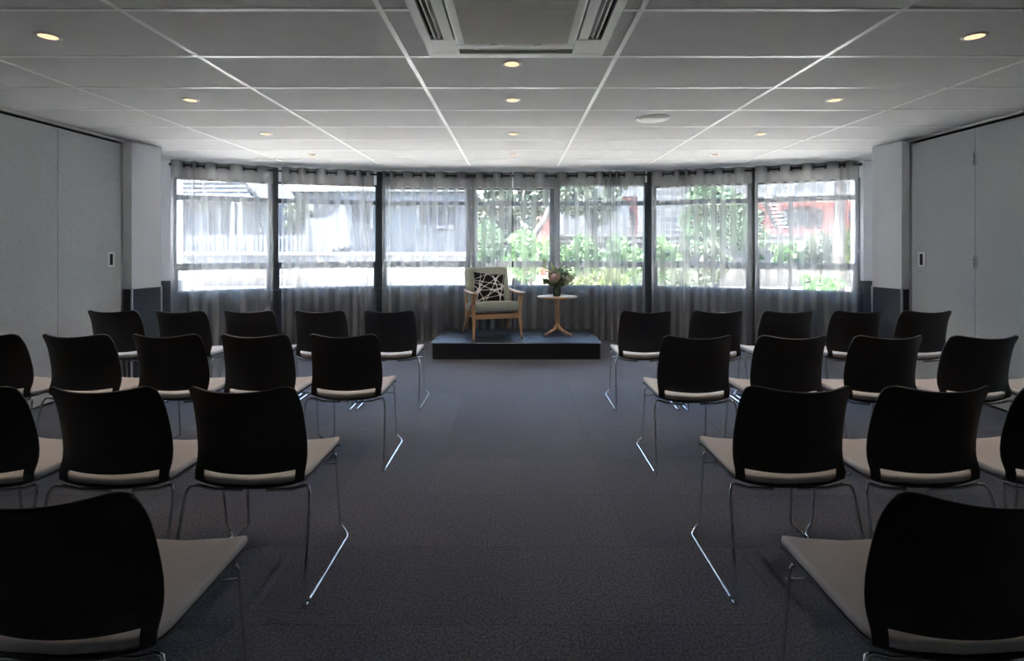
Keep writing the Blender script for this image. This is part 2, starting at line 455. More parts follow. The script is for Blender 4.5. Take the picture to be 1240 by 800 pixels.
# end returns beside the windows, facing the camera, and the nibs at the partition ends
for side, X, nm in ((-1, XL, 'wall_left'), (1, XR, 'wall_right')):
    par = bpy.data.objects[nm]
    c0 = P[0] if side < 0 else P[7]
    xe = -4.56 if side < 0 else 4.60
    a, b = sorted((c0.x + .0 * side, xe))
    MB().box(a, 6.73, .93, b, 6.98, 2.76).build('return_upper', M['paint'], par)
    MB().box(a, 6.73, -.15, b, 6.98, .93).build('return_dado', M['dado'], par)
    # nib: corner points
    if side < 0: A = (-4.56, 5.44); B = (-3.935, 5.44); C = (-3.862, 5.78); Dd = (-4.56, 5.78)
    else: A = (4.60, 5.44); B = (3.965, 5.44); C = (3.892, 5.78); Dd = (4.60, 5.78)
    m1 = MB(); quadprism(m1, A, B, C, Dd, .93, ZC - .01); m1.build('nib_upper', M['paint'], par)
    m2 = MB(); quadprism(m2, (A[0], A[1] + .004), (B[0] + side * .002, B[1] + .004), (C[0] + side * .002, C[1] - .002), Dd, 0, .93); m2.build('nib_dado', M['dado'], par)
    for q in (B, C):
        MB().box(q[0] - .008, q[1] - .008, 0, q[0] + .008, q[1] + .008, .945).build('corner_guard', M['alu'], par)
    # ceiling edge trim and track
    tr = MB((X, 1.5, ZC)); 
    x0, x1 = sorted((X - side * .03, X + side * .012)); tr.box(x0, -2.6, ZC - .022, x1, 5.44, ZC - .0085)
    struct(tr.build('trim_1' if side < 0 else 'trim_2', M['tbar']))

# ------------------------------------------------------------------ sliding partitions
def partition(side, X):
    nm = 'left' if side < 0 else 'right'
    lab = ('grey felt-covered sliding partition wall along the left side of the room' if side < 0
           else 'grey felt-covered hinged partition wall along the right side of the room')
    t = thing('sliding_partition', (X, 2.0, 0), lab, 'partition', rz=0)
    O = Vector((X, 2.0, 0))
    edges = [5.42, 4.67, 3.92, 3.17, 2.42, 1.67, .92, .17, -.58, -1.33, -2.08, -2.6]
    s = side
    def B(name, x0, y0, z0, x1, y1, z1, m, par=t, bv=0):
        a, b = sorted((x0, x1)); o = MB(O).box(a, y0, z0, b, y1, z1).build(name, m, par)
        if bv: bevel(o, bv)
        return o
    B('track', X + s * .02, -2.6, ZC - .028, X + s * .09, 5.44, ZC - .010, M['dark'])
    for k in range(len(edges) - 1):
        p = B('panel', X, edges[k + 1] + .002, .02, X + s * .07, edges[k] - .002, ZC - .045, M['felt'], bv=.003)
        if k == 0:
            pw = B('pull_handle', X - s * .006, 5.235, 1.165, X + s * .004, 5.33, 1.315, M['plastic'], p, .004)
            B('finger_recess', X - s * .0075, 5.262, 1.185, X - s * .004, 5.300, 1.295, M['dark'], p)
    B('end_post', X - s * .005, 5.42, 0, X + s * .07, 5.445, ZC - .02, M['alu'])
    if side > 0:
        for z in (2.14, 1.235):
            m = MB(O); m.tube([(X - .012, 4.67, z - .055), (X - .012, 4.67, z + .055)], .009, 10)
            m.box(X - .006, 4.645, z - .05, X + .001, 4.695, z + .05); h = m.build('hinge', M['alu'], t)
            k = MB(O)
            for zz in (-.02, .02): k.tube([(X - .012, 4.67, z + zz - .002), (X - .012, 4.67, z + zz + .002)], .0105, 10)
            k.build('knuckle_gap', M['dark'], h)
    return t
partition(-1, XL); partition(1, XR)

# ------------------------------------------------------------------ windows
def window(i):
    a, b = P[i], P[i + 1]
    t = (b - a).normalized(); n = Vector((-t.y, t.x))     # n points outdoors
    if n.y < 0: n = -n
    Lg = (b - a).length
    rt = sempty('window_%d' % (i + 1), (a.x, a.y, 0))
    rt.rotation_euler = (0, 0, math.atan2(t.y, t.x))
    H = HEADS[i]
    # local: x along the facet, y outdoors
    e0 = .075 if i in (0,) else .06; 
    widths = {0: (.05, .075), 1: (.045, .07), 2: (.07, .075), 3: (.07, .08), 4: (.07, .09), 5: (.08, .07), 6: (.06, .07)}
    l, r = widths[i]
    zt0, zt1 = 1.965, 2.035; zm0, zm1 = 1.065, 1.145
    def fr(x0, z0, x1, z1, y0=.03, y1=.10): return MB().box(x0, y0, z0, x1, y1, z1).build('frame_bar', M['frame'], rt)
    fr(.0, SILL - .03, l, H + .03); fr(Lg - r, SILL - .03, Lg, H + .03)
    fr(l, H, Lg - r, H + .03); fr(l, SILL - .03, Lg - r, SILL)
    fr(l, zt0, Lg - r, zt1); fr(l, zm0, Lg - r, zm1)
    for (z0, z1, ins) in ((SILL, zm0, .018), (zm1, zt0, .0), (zt1, H, .0)):
        x0, x1 = l + ins, Lg - r - ins
        if ins:
            s = MB(); s.box(l, .04, z0, x0, .085, z1); s.box(x1, .04, z0, Lg - r, .085, z1); s.box(x0, .04, z0, x1, .085, z0 + ins * .6); s.box(x0, .04, z1 - ins * .6, x1, .085, z1)
            s.build('awning_sash', M['frame'], rt)
        MB().box(x0, .062, z0, x1, .066, z1).build('pane', M['glass'], rt)
    sl = MB().box(.0, -.03, SILL - .028, Lg, .03, SILL - .003).build('sill', M['frame'], rt)
    return rt
for i in range(7): window(i)
# charcoal posts where the facets meet
for k, (i, wd) in enumerate(((1, .11), (2, .10), (5, .10), (6, .08))):
    p = P[i]; a = (P[i + 1] - P[i - 1]).normalized(); n = Vector((-a.y, a.x))
    if n.y > 0: n = -n
    o = MB(); c = p + n * .012
    q = [c - a * wd / 2, c + a * wd / 2, c + a * wd / 2 - n * .10, c - a * wd / 2 - n * .10]
    quadprism(o, *q, 0, ZC - .002)
    struct(o.build('trim_%d' % (k + 3), M['post']), 'charcoal post between two window facets')

# ------------------------------------------------------------------ curtain rod and curtains
RP = offs(P, .17)
# trim the ends so that the rod stays inside
seg = [(RP[i + 1] - RP[i]).length for i in range(7)]
TOT = sum(seg)
def rod_at(s):
    s = max(0, min(TOT - 1e-6, s))
    for i in range(7):
        if s <= seg[i] or i == 6:
            t = (RP[i + 1] - RP[i]).normalized()
            p = RP[i] + t * s
            # soften the corners
            return p, t
        s -= seg[i]
def s_of_px(px):
    lo, hi = 0, TOT
    for _ in range(50):
        m = (lo + hi) / 2; p, _t = rod_at(m)
        if 624 + p.x / p.y * F < px: lo = m
        else: hi = m
    return lo
ZR = 2.392
rod = thing('curtain_rod', (0, 7.72, ZR), 'long black metal curtain rod following the faceted bay of windows', 'curtain rod')
S0, S1 = s_of_px(204), s_of_px(1042)
pts = [Vector((*rod_at(S0)[0], ZR))]
acc = 0
for i in range(7):
    acc += seg[i]
    if S0 < acc < S1: pts.append(Vector((*RP[i + 1], ZR)))
pts.append(Vector((*rod_at(S1)[0], ZR)))
MB(rod.location).tube(pts, .0125, 10).build('pole', M['black'], rod)
for p in (pts[0], pts[-1]):
    m = MB(rod.location); m.sq(.022, .022, .022, 1, 1, 12, 8, cen=p); m.build('finial', M['black'], rod)
for i in range(1, 7):
    p = Vector((*RP[i], ZR)); q = Vector((*P[i], ZR)); q = q + (p - q).normalized() * .01
    p = p + (p - q).normalized() * 0
    m = MB(rod.location); m.tube([p - Vector((0, 0, .012)), (p + q) / 2 - Vector((0, 0, .012)), q - Vector((0, 0, .012))], .006, 6); m.tube([q - Vector((0, 0, .04)), q + Vector((0, 0, .03))], .008, 6)
    m.build('bracket', M['black'], rod)

CUR = [(206, 331, 'leftmost sheer grey eyelet curtain, beside the left corner wall', [(.22, .5)]),
       (341, 453, 'sheer grey curtain between the two slim dark posts left of the stage', [(.88, .4)]),
       (463, 620, 'sheer grey curtain whose right half hangs behind the green armchair', [(.03, .6), (.33, .3)]),
       (622, 781, 'sheer grey curtain hanging behind the round side table and flowers', [(.76, .7)]),
       (789, 911, 'sheer grey curtain in front of the big round tree, right of the stage', [(.33, .6)]),
       (914, 1041, 'rightmost sheer grey eyelet curtain, in front of the red brick building', [(.86, .5)])]
ring = None
for ci, (pa, pb, lab, bunch) in enumerate(CUR):
    sa, sb = s_of_px(pa), s_of_px(pb); Lc = sb - sa
    rnd = random.Random(ci)
    nper = max(3, round(Lc / .27)) + .5
    dens = lambda u: 1 + sum(k * 3.2 * math.exp(-((u - c) / .05) ** 2) for c, k in bunch) + .15 * math.sin(7 * u + ci)
    K = 600; cum = [0]
    for k in range(K): cum.append(cum[-1] + dens((k + .5) / K) / K)
    extra = cum[-1]
    tot_ph = 2 * PI * nper * (1 + .35 * (extra - 1))
    ncol = int(nper * 22 * (1 + .35 * (extra - 1)))
    # parametrise columns by phase for even folds
    def pos(ph):
        c = ph / tot_ph * extra
        lo, hi = 0, K
        while hi - lo > 1:
            m = (lo + hi) // 2
            if cum[m] <= c: lo = m
            else: hi = m
        f = (c - cum[lo]) / max(1e-9, cum[hi] - cum[lo]); return sa + Lc * (lo + f) / K
    base, _ = rod_at((sa + sb) / 2)
    cu = thing('sheer_curtain', (base.x, base.y, 0), lab, 'curtain', 'sheer curtains along the bay windows')
    A0 = .050
    def surf(ph, z, out=0):
        s = pos(ph); p, t = rod_at(s); n = Vector((t.y, -t.x))
        h = (2.43 - z) / 2.4
        A = A0 * (1 + .12 * math.sin(ph * .37 + ci) * h) * (1 - .1 * h)
        off = A * math.tanh(2.8 * math.sin(ph)) / math.tanh(2.8) + out
        tx = .020 * math.sin(2 * ph) * (1 - .3 * h) + .010 * h * math.sin(ph * .61 + 2 * ci)
        tx = tx * min(1, (s - sa) / .05, (sb - s) / .05) if 0 < s - sa and 0 < sb - s else 0
        q = p + t * tx + n * off
        return Vector((q.x, q.y, z))
    zs = [.012, .10, .5, 1.0, 1.5, 2.0, 2.3, 2.36, 2.39, 2.425, 2.445]
    m = MB(cu.location); vs = []; fs = []
    for z in zs:
        for k in range(ncol + 1): vs.append(surf(tot_ph * k / ncol, z))
    W = ncol + 1
    for r in range(len(zs) - 1):
        for k in range(ncol): fs.append((r * W + k, r * W + k + 1, (r + 1) * W + k + 1, (r + 1) * W + k))
    m.add(vs, fs, True); m.build('sheer_cloth', M['sheer'], cu)
    for nm, z0, z1 in (('header_tape', 2.225, 2.446), ('hem', .011, .085)):
        m = MB(cu.location); vs = []; fs = []
        for z in (z0, (z0 + z1) / 2, z1):
            for k in range(ncol + 1): vs.append(surf(tot_ph * k / ncol, z, .003))
        for r in range(2):
            for k in range(ncol): fs.append((r * W + k, r * W + k + 1, (r + 1) * W + k + 1, (r + 1) * W + k))
        m.add(vs, fs, True); m.build(nm, M['sheer_head'] if nm == 'header_tape' else M['sheer'], cu)
    ne = int(tot_ph / PI)
    for k in range(1, ne):
        ph = k * PI
        c = surf(ph, ZR); d = surf(ph + .7, ZR) - surf(ph - .7, ZR); d.normalize()
        nrm = Vector((d.y, -d.x, 0))
        if ring is None:
            pr = [(.0245 + .0095 * math.cos(a), .0060 * math.sin(a)) for a in [2 * PI * q / 8 for q in range(8)]]
            rm = MB(); 
            vsr = []; fsr = []
            for q in range(8):
                for w_ in range(20):
                    an = 2 * PI * w_ / 20; vsr.append((pr[q][0] * math.cos(an), pr[q][1], pr[q][0] * math.sin(an)))
            for q in range(8):
                for w_ in range(20): fsr.append((q * 20 + w_, q * 20 + (w_ + 1) % 20, ((q + 1) % 8) * 20 + (w_ + 1) % 20, ((q + 1) % 8) * 20 + w_))
            rm.add(vsr, fsr, True); e = rm.build('eyelet', M['black'], cu); ring = e
        else:
            e = bpy.data.objects.new('eyelet', ring.data); COL.objects.link(e); e.parent = cu
        e.location = c - Vector(cu.location); e.rotation_euler = (0, 0, math.atan2(nrm.y, nrm.x) - PI / 2)

# ------------------------------------------------------------------ ceiling fittings
def downlight(x, y, lab):
    t = thing('downlight', (x, y, ZC), lab, 'ceiling light', 'recessed downlights')
    if not hasattr(downlight, 'm'):
        a = MB().lathe([(.042, -.0045), (.050, -.006), (.056, -.0055), (.058, -.001), (.058, .0), (.042, .0)], 28); 
        r = a.build('trim_ring', M['plastic'], t)
        l = MB().lathe([(.0, -.0075), (.030, -.0070), (.0425, -.0050), (.0425, -.001)], 28).build('lens', M['lamp'], t)
        ld = bpy.data.lights.new('lamp_beam', 'SPOT'); ld.energy = 2.4; ld.color = (1, .80, .6); ld.spot_size = math.radians(110); ld.spot_blend = .7; ld.shadow_soft_size = .04
        downlight.m = (r.data, l.data, ld)
    else:
        for nm, d in (('trim_ring', downlight.m[0]), ('lens', downlight.m[1])):
            o = bpy.data.objects.new(nm, d); COL.objects.link(o); o.parent = t
    lo = bpy.data.objects.new('lamp_beam', downlight.m[2]); COL.objects.link(lo); lo.parent = t; lo.location = (0, 0, -.02)
ordn = ['nearest', 'second', 'third', 'farthest']
for x, nm in ((-2.41, 'left'), (-.02, 'centre'), (2.37, 'right')):
    for k, y in enumerate([2.735, 3.935, 5.13, 6.30]):
        if nm == 'centre' and k == 0: y = 3.15
        extra = ' just past the air conditioner' if (nm == 'centre' and k == 0) else ''
        pos_ = {0: 'nearest the camera', 1: 'second from the camera', 2: 'third from the camera', 3: 'closest to the windows'}[k]
        downlight(x, y, 'warm recessed downlight of the %s ceiling row, %s%s' % (nm, pos_, extra))
t = thing('ceiling_speaker', (1.165, 4.50, ZC), 'flat white round ceiling speaker among the tiles right of centre', 'speaker')
MB().lathe([(.0, -.016), (.105, -.014), (.110, -.008)], 36).build('speaker_grille', M['plastic'], t)
MB().lathe([(.112, -.006), (.135, -.012), (.142, -.006), (.142, 0), (.112, 0), (.112, -.006)], 36).build('rim', M['tbar'], t)

# air conditioner cassette
ac = thing('ceiling_air_conditioner', (.003, 2.465, ZC), 'square white air-conditioning cassette with ribbed grey grille set in the ceiling', 'air conditioner')
hw = .475; z0, z1 = -.034, -.0006
m = MB()
m.box(-hw, -hw, z0, hw, -.43, z1); m.box(-hw, .43, z0, hw, hw, z1); m.box(-hw, -.43, z0, -.435, .43, z1); m.box(.435, -.43, z0, hw, .43, z1)
for sx in (-1, 1):
    for sy in (-1, 1):
        x0, x1 = sorted((sx * .435, sx * .305)); y0, y1 = sorted((sy * .43, sy * .235)); m.box(x0, y0, z0, x1, y1, z1)
bevel(m.build('fascia', M['plastic'], ac), .004)
m = MB(); m.box(-.44, -.44, -.012, .44, .44, -.001); m.build('duct_opening', M['dark'], ac)
for a in range(4):
    rz = Matrix.Rotation(a * PI / 2, 3, 'Z')
    v = MB(); v.bar((-.225, -.405, -.018), (.225, -.405, -.018), .010, .030, (0, .5, 1)); 
    v.v = [rz @ q for q in v.v]; v.build('air_vane', M['vane'], ac)
    v = MB(); v.bar((-.225, -.382, -.020), (.225, -.382, -.020), .004, .028, (0, .6, 1)); v.v = [rz @ q for q in v.v]; v.build('air_vane', M['plastic'], ac)
    v = MB(); v.box(-.305, -.368, -.032, .305, -.318, -.010); v.v = [rz @ q for q in v.v]; v.build('inner_rail', M['plastic'], ac)
bevel(MB().box(-.312, -.312, -.036, .312, .312, -.012).build('grille_panel', M['plastic'], ac), .012)
gr = MB(); gr.box(-.268, -.268, -.0375, .268, .268, -.0362)
grl = gr.build('intake_backing', M['grille'], ac)
rb = MB()
for k in range(44): 
    y = -.264 + k * .0123; rb.box(-.266, y, -.0405, .266, y + .0062, -.0374)
r_ = rb.build('intake_ribs', M['grille'], ac); r_['kind'] = 'stuff'
for x in (-.115, .115): MB().box(x - .018, .288, -.0385, x + .018, .300, -.035).build('grille_latch', M['vane'], ac)

# ------------------------------------------------------------------ stage
st = thing('stage_platform', (.012, 6.94, 0), 'low black platform stage with rounded corners under the armchair and side table', 'stage')
def rr(x0, y0, x1, y1, r, n=6):
    out = []
    for cx, cy, a0 in ((x1 - r, y1 - r, 0), (x0 + r, y1 - r, PI / 2), (x0 + r, y0 + r, PI), (x1 - r, y0 + r, 3 * PI / 2)):
        for k in range(n + 1):
            a = a0 + PI / 2 * k / n; out.append((cx + r * math.cos(a), cy + r * math.sin(a)))
    return out
MB().prism(rr(-1.025, -.52, 1.025, .52, .05), .0, .19).build('skirt', M['stageskirt'], st)
bevel(MB().prism(rr(-1.03, -.525, 1.03, .525, .05), .19, .203).build('stage_top', M['stagetop'], st), .003)
m = MB(); loop = [(x, y, .1965) for x, y in rr(-1.031, -.526, 1.031, .526, .05)]
m.tube(loop, .003, 6, closed=True); m.build('edge_trim', M['alu'], st)
st.rotation_euler = (0, 0, 0)

# ------------------------------------------------------------------ armchair
ZS = .203
ac_ = thing('armchair', (-.318, 6.985, ZS), 'mid-century oak armchair with sage green cushions standing on the stage', 'armchair', rz=math.radians(16))
def arc(pts, n=6):
    """Catmull-Rom through points"""
    P_ = [Vector(p) for p in pts]; out = []
    for i in range(len(P_) - 1):
        p0 = P_[max(i - 1, 0)]; p1 = P_[i]; p2 = P_[i + 1]; p3 = P_[min(i + 2, len(P_) - 1)]
        for k in range(n):
            t = k / n
            out.append(.5 * ((2 * p1) + (-p0 + p2) * t + (2 * p0 - 5 * p1 + 4 * p2 - p3) * t * t + (-p0 + 3 * p1 - 3 * p2 + p3) * t ** 3))
    out.append(P_[-1]); return out
for s in (-1, 1):
    x = s * .300
    c = arc([(s * .312, -.372, .0), (x, -.335, .22), (x, -.315, .40), (x, -.345, .50), (x, -.385, .555)])
    n = len(c); MB().tube(c, [.015 + .011 * min(1, k / (n * .5)) - (.004 if k > n * .8 else 0) for k in range(n)], 12, flat=1).build('front_leg', M['wood'], ac_)
    c = arc([(s * .308, .372, .0), (x, .12, .20), (x, -.13, .37), (x, -.30, .47)])
    n = len(c); MB().tube(c, [.014 + .009 * min(1, k / (n * .5)) for k in range(n)], 12).build('rear_leg', M['wood'], ac_)
    c = arc([(x, .10, .225), (x, .17, .40), (x, .20, .555)])
    MB().tube(c, .016, 10).build('arm_post', M['wood'], ac_)
    a = MB(); a.sq(.032, .35, .013, .5, .35, 28, 10, lambda X, Y, Z: (x + X * (1 + .25 * (-Y / .35)) + s * .006, -.10 + Y, .573 + Z + .012 * (Y / .35) ** 2))
    a.build('armrest', M['wood'], ac_)
    a = MB(); a.bar((x * .93, -.32, .30), (x * .93, .30, .235), .022, .05); bevel(a.build('side_rail', M['wood'], ac_), .004)
a = MB(); a.bar((-.295, -.318, .285), (.295, -.318, .285), .026, .062); bevel(a.build('front_rail', M['wood'], ac_), .005)
a = MB(); a.bar((-.285, .27, .235), (.285, .27, .235), .024, .05); bevel(a.build('rear_rail', M['wood'], ac_), .005)
a = MB(); a.box(-.27, -.31, .305, .27, .27, .318); a.v = [Vector((v.x, v.y, v.z - .12 * (v.y + .31))) for v in a.v]; a.build('seat_deck', M['webbing'], ac_)
def seatc(X, Y, Z): 
    return (X, Y - .045, Z + .382 - .10 * (Y + .04) + .012 * (1 - (X / .3) ** 2) * (1 if Z > 0 else 0))
a = MB(); a.sq(.305, .32, .062, .32, .22, 44, 16, seatc); a.build('seat_cushion', M['sage'], ac_)
lean = math.radians(21)
def backc(X, Y, Z):   # X width, Y height, Z thickness
    yy = Y; 
    return (X * (1 + .03 * yy / .27), .235 + yy * math.sin(lean) + Z * math.cos(lean), .625 + yy * math.cos(lean) - Z * math.sin(lean))
a = MB(); a.sq(.295, .262, .052, .35, .18, 44, 16, backc); a.build('back_cushion', M['sage'], ac_)
for s in (-1, 1):
    a = MB(); a.bar((s * .24, .17, .26), (s * .24, .37, .82), .03, .02, (0, 1, 0)); a.build('back_upright', M['wood'], ac_)
for k in range(4):
    z = .40 + k * .12; a = MB(); y = .17 + (z - .26) * .357 ; a.bar((-.24, y, z), (.24, y, z), .012, .035); a.build('back_slat', M['wood'], ac_)

# patterned cushion
def cushion_mat():
    m = mat('black_white_web_print', (.015, .015, .015), .85, spec=.15, bump=(500, .15))
    t = m.node_tree; b = t.nodes['Principled BSDF']; N = t.nodes.new; L = t.links.new
    uv = N('ShaderNodeTexCoord')
    Z = [((285, 190), (225, 610)), ((365, 210), (235, 480)), ((640, 180), (225, 480)), ((400, 200), (690, 400)), ((490, 255), (600, 560)), ((200, 315), (690, 370)),
         ((200, 345), (690, 520)), ((205, 400), (345, 600)), ((560, 230), (385, 565)), ((660, 190), (590, 600)), ((205, 605), (600, 505)), ((690, 345), (330, 560)), ((165, 300), (420, 200)), ((430, 440), (600, 420))]
    cur = None
    for (x1, y1), (x2, y2) in Z:
        f = lambda x, y: ((x - 430) / 525 * .44, -(y - 395) / 450 * .42)
        a = f(x1, y1); c = f(x2, y2); dx, dy = c[0] - a[0], c[1] - a[1]; l = math.hypot(dx, dy); nx, ny = -dy / l, dx / l
        d = N('ShaderNodeVectorMath'); d.operation = 'DOT_PRODUCT'; d.inputs[1].default_value = (nx, ny, 0); L(uv.outputs['Object'], d.inputs[0])
        s = N('ShaderNodeMath'); s.operation = 'SUBTRACT'; s.inputs[1].default_value = a[0] * nx + a[1] * ny; L(d.outputs['Value'], s.inputs[0])
        ab = N('ShaderNodeMath'); ab.operation = 'ABSOLUTE'; L(s.outputs[0], ab.inputs[0])
        ad0 = N('ShaderNodeMath'); ad0.operation = 'ADD'; ad0.inputs[1].default_value = .0006; L(ab.outputs[0], ad0.inputs[0])
        iv = N('ShaderNodeMath'); iv.operation = 'DIVIDE'; iv.inputs[0].default_value = .0030; L(ad0.outputs[0], iv.inputs[1])
        pw = N('ShaderNodeMath'); pw.operation = 'POWER'; pw.inputs[1].default_value = .8; L(iv.outputs[0], pw.inputs[0])
        if cur is None: cur = pw
        else:
            q = N('ShaderNodeMath'); q.operation = 'ADD'; L(cur.outputs[0], q.inputs[0]); L(pw.outputs[0], q.inputs[1]); cur = q
    gt = N('ShaderNodeMath'); gt.operation = 'GREATER_THAN'; gt.inputs[1].default_value = 1.72; L(cur.outputs[0], gt.inputs[0])
    mx = N('ShaderNodeMixRGB'); mx.inputs[1].default_value = (.016, .015, .016, 1); mx.inputs[2].default_value = (.80, .79, .76, 1); L(gt.outputs[0], mx.inputs[0]); L(mx.outputs[0], b.inputs['Base Color'])
    return m
def pillow_mesh(w_, h_, th):
    m = MB(); n = 18; vs = []; fs = []
    for sd_ in (1, -1):
        for j in range(n + 1):
            for i in range(n + 1):
                u = -1 + 2 * i / n; v = -1 + 2 * j / n
                pin = 1 - .07 * (1 - abs(v) ** 2.0) * abs(u) ** 3; pin2 = 1 - .07 * (1 - abs(u) ** 2.0) * abs(v) ** 3
                z = th * (max(0, 1 - u ** 4) * max(0, 1 - v ** 4)) ** .55
                vs.append((u * w_ / 2 * pin, v * h_ / 2 * pin2, sd_ * z))
    W = n + 1
    for j in range(n):
        for i in range(n):
            fs.append((j * W + i, j * W + i + 1, (j + 1) * W + i + 1, (j + 1) * W + i))
            o_ = W * W; fs.append((o_ + j * W + i, o_ + (j + 1) * W + i, o_ + (j + 1) * W + i + 1, o_ + j * W + i + 1))
    m.add(vs, fs, True); return m
cm = pillow_mesh(.43, .41, .055)
cush = cm.build('scatter_cushion', cushion_mat())
bm = bmesh.new(); bm.from_mesh(cush.data); bmesh.ops.remove_doubles(bm, verts=bm.verts, dist=1e-5); bm.to_mesh(cush.data); bm.free()
tag(cush, 'black square cushion with irregular white line pattern on the sage armchair', 'cushion')
R = Matrix.Translation((-.318, 6.985, ZS)) @ Matrix.Rotation(math.radians(16), 4, 'Z')
loc = R @ Vector((-.015, .050, .617))
cush.matrix_world = Matrix.Translation(loc) @ Matrix.Rotation(math.radians(16), 4, 'Z') @ Matrix.Rotation(math.radians(5), 4, 'Y') @ Matrix.Rotation(PI / 2 - math.radians(20), 4, 'X')

# ------------------------------------------------------------------ side table
TX, TY = .555, 7.03
tb = thing('side_table', (TX, TY, ZS), 'round oak pedestal side table with three splayed feet on the stage', 'table')
MB().lathe([(.0, .478), (.235, .478), (.258, .486), (.265, .496), (.263, .504), (.0, .505)], 48).build('tabletop', M['woodtop'], tb)
a = MB(); a.bar((-.15, 0, .468), (.15, 0, .468), .05, .02); a.bar((0, -.15, .468), (0, .15, .468), .05, .018); a.build('cross_batten', M['wood'], tb)
MB().lathe([(.024, .06), (.034, .09), (.031, .2), (.027, .35), (.028, .46)], 20).build('column', M['wood'], tb)
for k in range(3):
    an = math.radians(-128 + 120 * k) if k else math.radians(-130)
    an = [math.radians(-138), math.radians(-42), math.radians(92)][k]
    d = Vector((math.cos(an), math.sin(an), 0)); 
    c = arc([d * .008 + Vector((0, 0, .13)), d * .05 + Vector((0, 0, .078)), d * .13 + Vector((0, 0, .042)), d * .235 + Vector((0, 0, .014))])
    n = len(c); MB().tube(c, [.030 - .016 * q / (n - 1) for q in range(n)], 12, flat=.95).build('foot', M['wood'], tb)

# ------------------------------------------------------------------ vase and flowers
ZT = ZS + .505
VX, VY = TX - .005, TY
vs_ = thing('glass_vase', (VX, VY, ZT + .001), 'clear glass vase of flowers on the round side table', 'vase')
MB().lathe([(.0, .001), (.045, .001), (.052, .01), (.050, .06), (.047, .12), (.055, .165), (.052, .165), (.044, .12), (.047, .06), (.048, .012), (.0, .008)], 28).build('vase_body', M['vaseglass'], vs_)
MB().lathe([(.0, .010), (.046, .012), (.045, .06), (.043, .10), (.0, .10)], 24).build('water', M['water'], vs_)
fg = 'flowers and foliage in the glass vase'
M['protea_in'] = mat('protea_centre', (.62, .40, .42), .9, var=(60, (.75, .60, .60), 1))
M['protea_out'] = mat('protea_bract', (.62, .46, .36), .8, var=(20, (.50, .46, .28), 1))
M['bloom_leaf'] = leafm('bouquet_yellow_green', (.34, .42, .08), (.48, .52, .16), 20); M['bloom_mid'] = leafm('bouquet_mid_green', (.16, .26, .10), (.28, .36, .16), 20); M['bloom_dark'] = leafm('bouquet_dark_green', (.06, .11, .05), (.12, .18, .08), 20)
M['stem'] = mat('green_stem', (.13, .22, .06), .6)
M['purple'] = mat('dusky_purple_leaf', (.085, .07, .11), .7, var=(20, (.14, .13, .17), 1))
M['cream'] = mat('cream_waxflower', (.72, .74, .56), .8, var=(40, (.35, .42, .22), 1))
def leaf(mb, p, d, L_, W_, up=None):
    d = Vector(d).normalized(); u = Vector(up) if up else Vector((random.uniform(-1, 1), random.uniform(-1, 1), random.uniform(-1, 1)))
    s = d.cross(u); 
    if s.length < .1: s = d.cross(Vector((1, 0, .3)))
    s.normalize(); n = s.cross(d)
    p = Vector(p)
    vs = [p, p + d * L_ * .35 + s * W_ / 2 + n * W_ * .12, p + d * L_ * .8 + s * W_ * .3, p + d * L_, p + d * L_ * .8 - s * W_ * .3, p + d * L_ * .35 - s * W_ / 2 + n * W_ * .12, p + d * L_ * .5 - n * W_ * .1]
    mb.add(vs, [(0, 1, 6), (1, 2, 6), (2, 3, 6), (3, 4, 6), (4, 5, 6), (5, 0, 6)], True)
V0 = Vector((VX, VY, ZT))
def stemp(parent, tip, base=None):
    b = Vector(base) if base else Vector((random.uniform(-.02, .02), random.uniform(-.02, .02), .02))
    tip = Vector(tip); mid = Vector((b.x * .3 + tip.x * .12, b.y * .3 + tip.y * .12, .15))
    MB().tube(arc([b, mid, tip], 5), .0026, 6).build('stem', M['stem'], parent)
    return mid
# king protea, facing the camera
pr = thing('protea_flower', V0, 'large pale pink king protea bloom at the front of the vase', 'flower', fg)
tip = Vector((-.045, -.085, .262)); stemp(pr, tip + Vector((0, .03, -.02)), (.005, .0, .02))
fd = Vector((-.02, -1, .28)).normalized(); Q = fd.to_track_quat('Z', 'Y').to_matrix()
a = MB(); a.sq(.044, .044, .028, 1, 1, 20, 10, lambda x, y, z: tuple(tip + Q @ Vector((x, y, z + .01)))); a.build('flower_centre', M['protea_in'], pr)
a = MB()
for rr_, L_, tilt, cnt in ((.034, .052, .55, 16), (.036, .060, .95, 18), (.034, .062, 1.3, 18)):
    for k in range(cnt):
        an = 2 * PI * (k + rr_ * 10) / cnt; rad = Vector((math.cos(an), math.sin(an), 0))
        d = rad * math.sin(tilt) + Vector((0, 0, math.cos(tilt)))
        leaf(a, tip + Q @ (rad * rr_ + Vector((0, 0, -.004))), Q @ d, L_, .020, Q @ Vector((0, 0, 1)))
a.build('bracts', M['protea_out'], pr)
def sprig(name, lab, tip, m_, n_, Ls, Ws, spread=.6, start=.45, base=None, jit=.0):
    jit = .032 if n_ >= 50 else .008
    t = thing(name, V0, lab, 'foliage', fg); tip = Vector(tip); mid = stemp(t, tip, base)
    a = MB()
    for k in range(n_):
        f = start + (1 - start) * (k + 1) / n_; p = mid.lerp(tip, (f - .1) / .9)
        d0 = (tip - mid).normalized(); rv = Vector((random.uniform(-1, 1), random.uniform(-1, 1), random.uniform(-1, 1))).normalized()
        p = p + rv * jit; leaf(a, p, d0 * (1 - spread) + rv * spread, Ls * random.uniform(.7, 1.2), Ws * random.uniform(.8, 1.2))
    a.build('leaves', m_, t); return t
sprig('leafy_spray', 'yellow-green orchid spray reaching up at the left of the bouquet', (-.175, .0, .46), M['bloom_leaf'], 26, .045, .022, .55, .35)
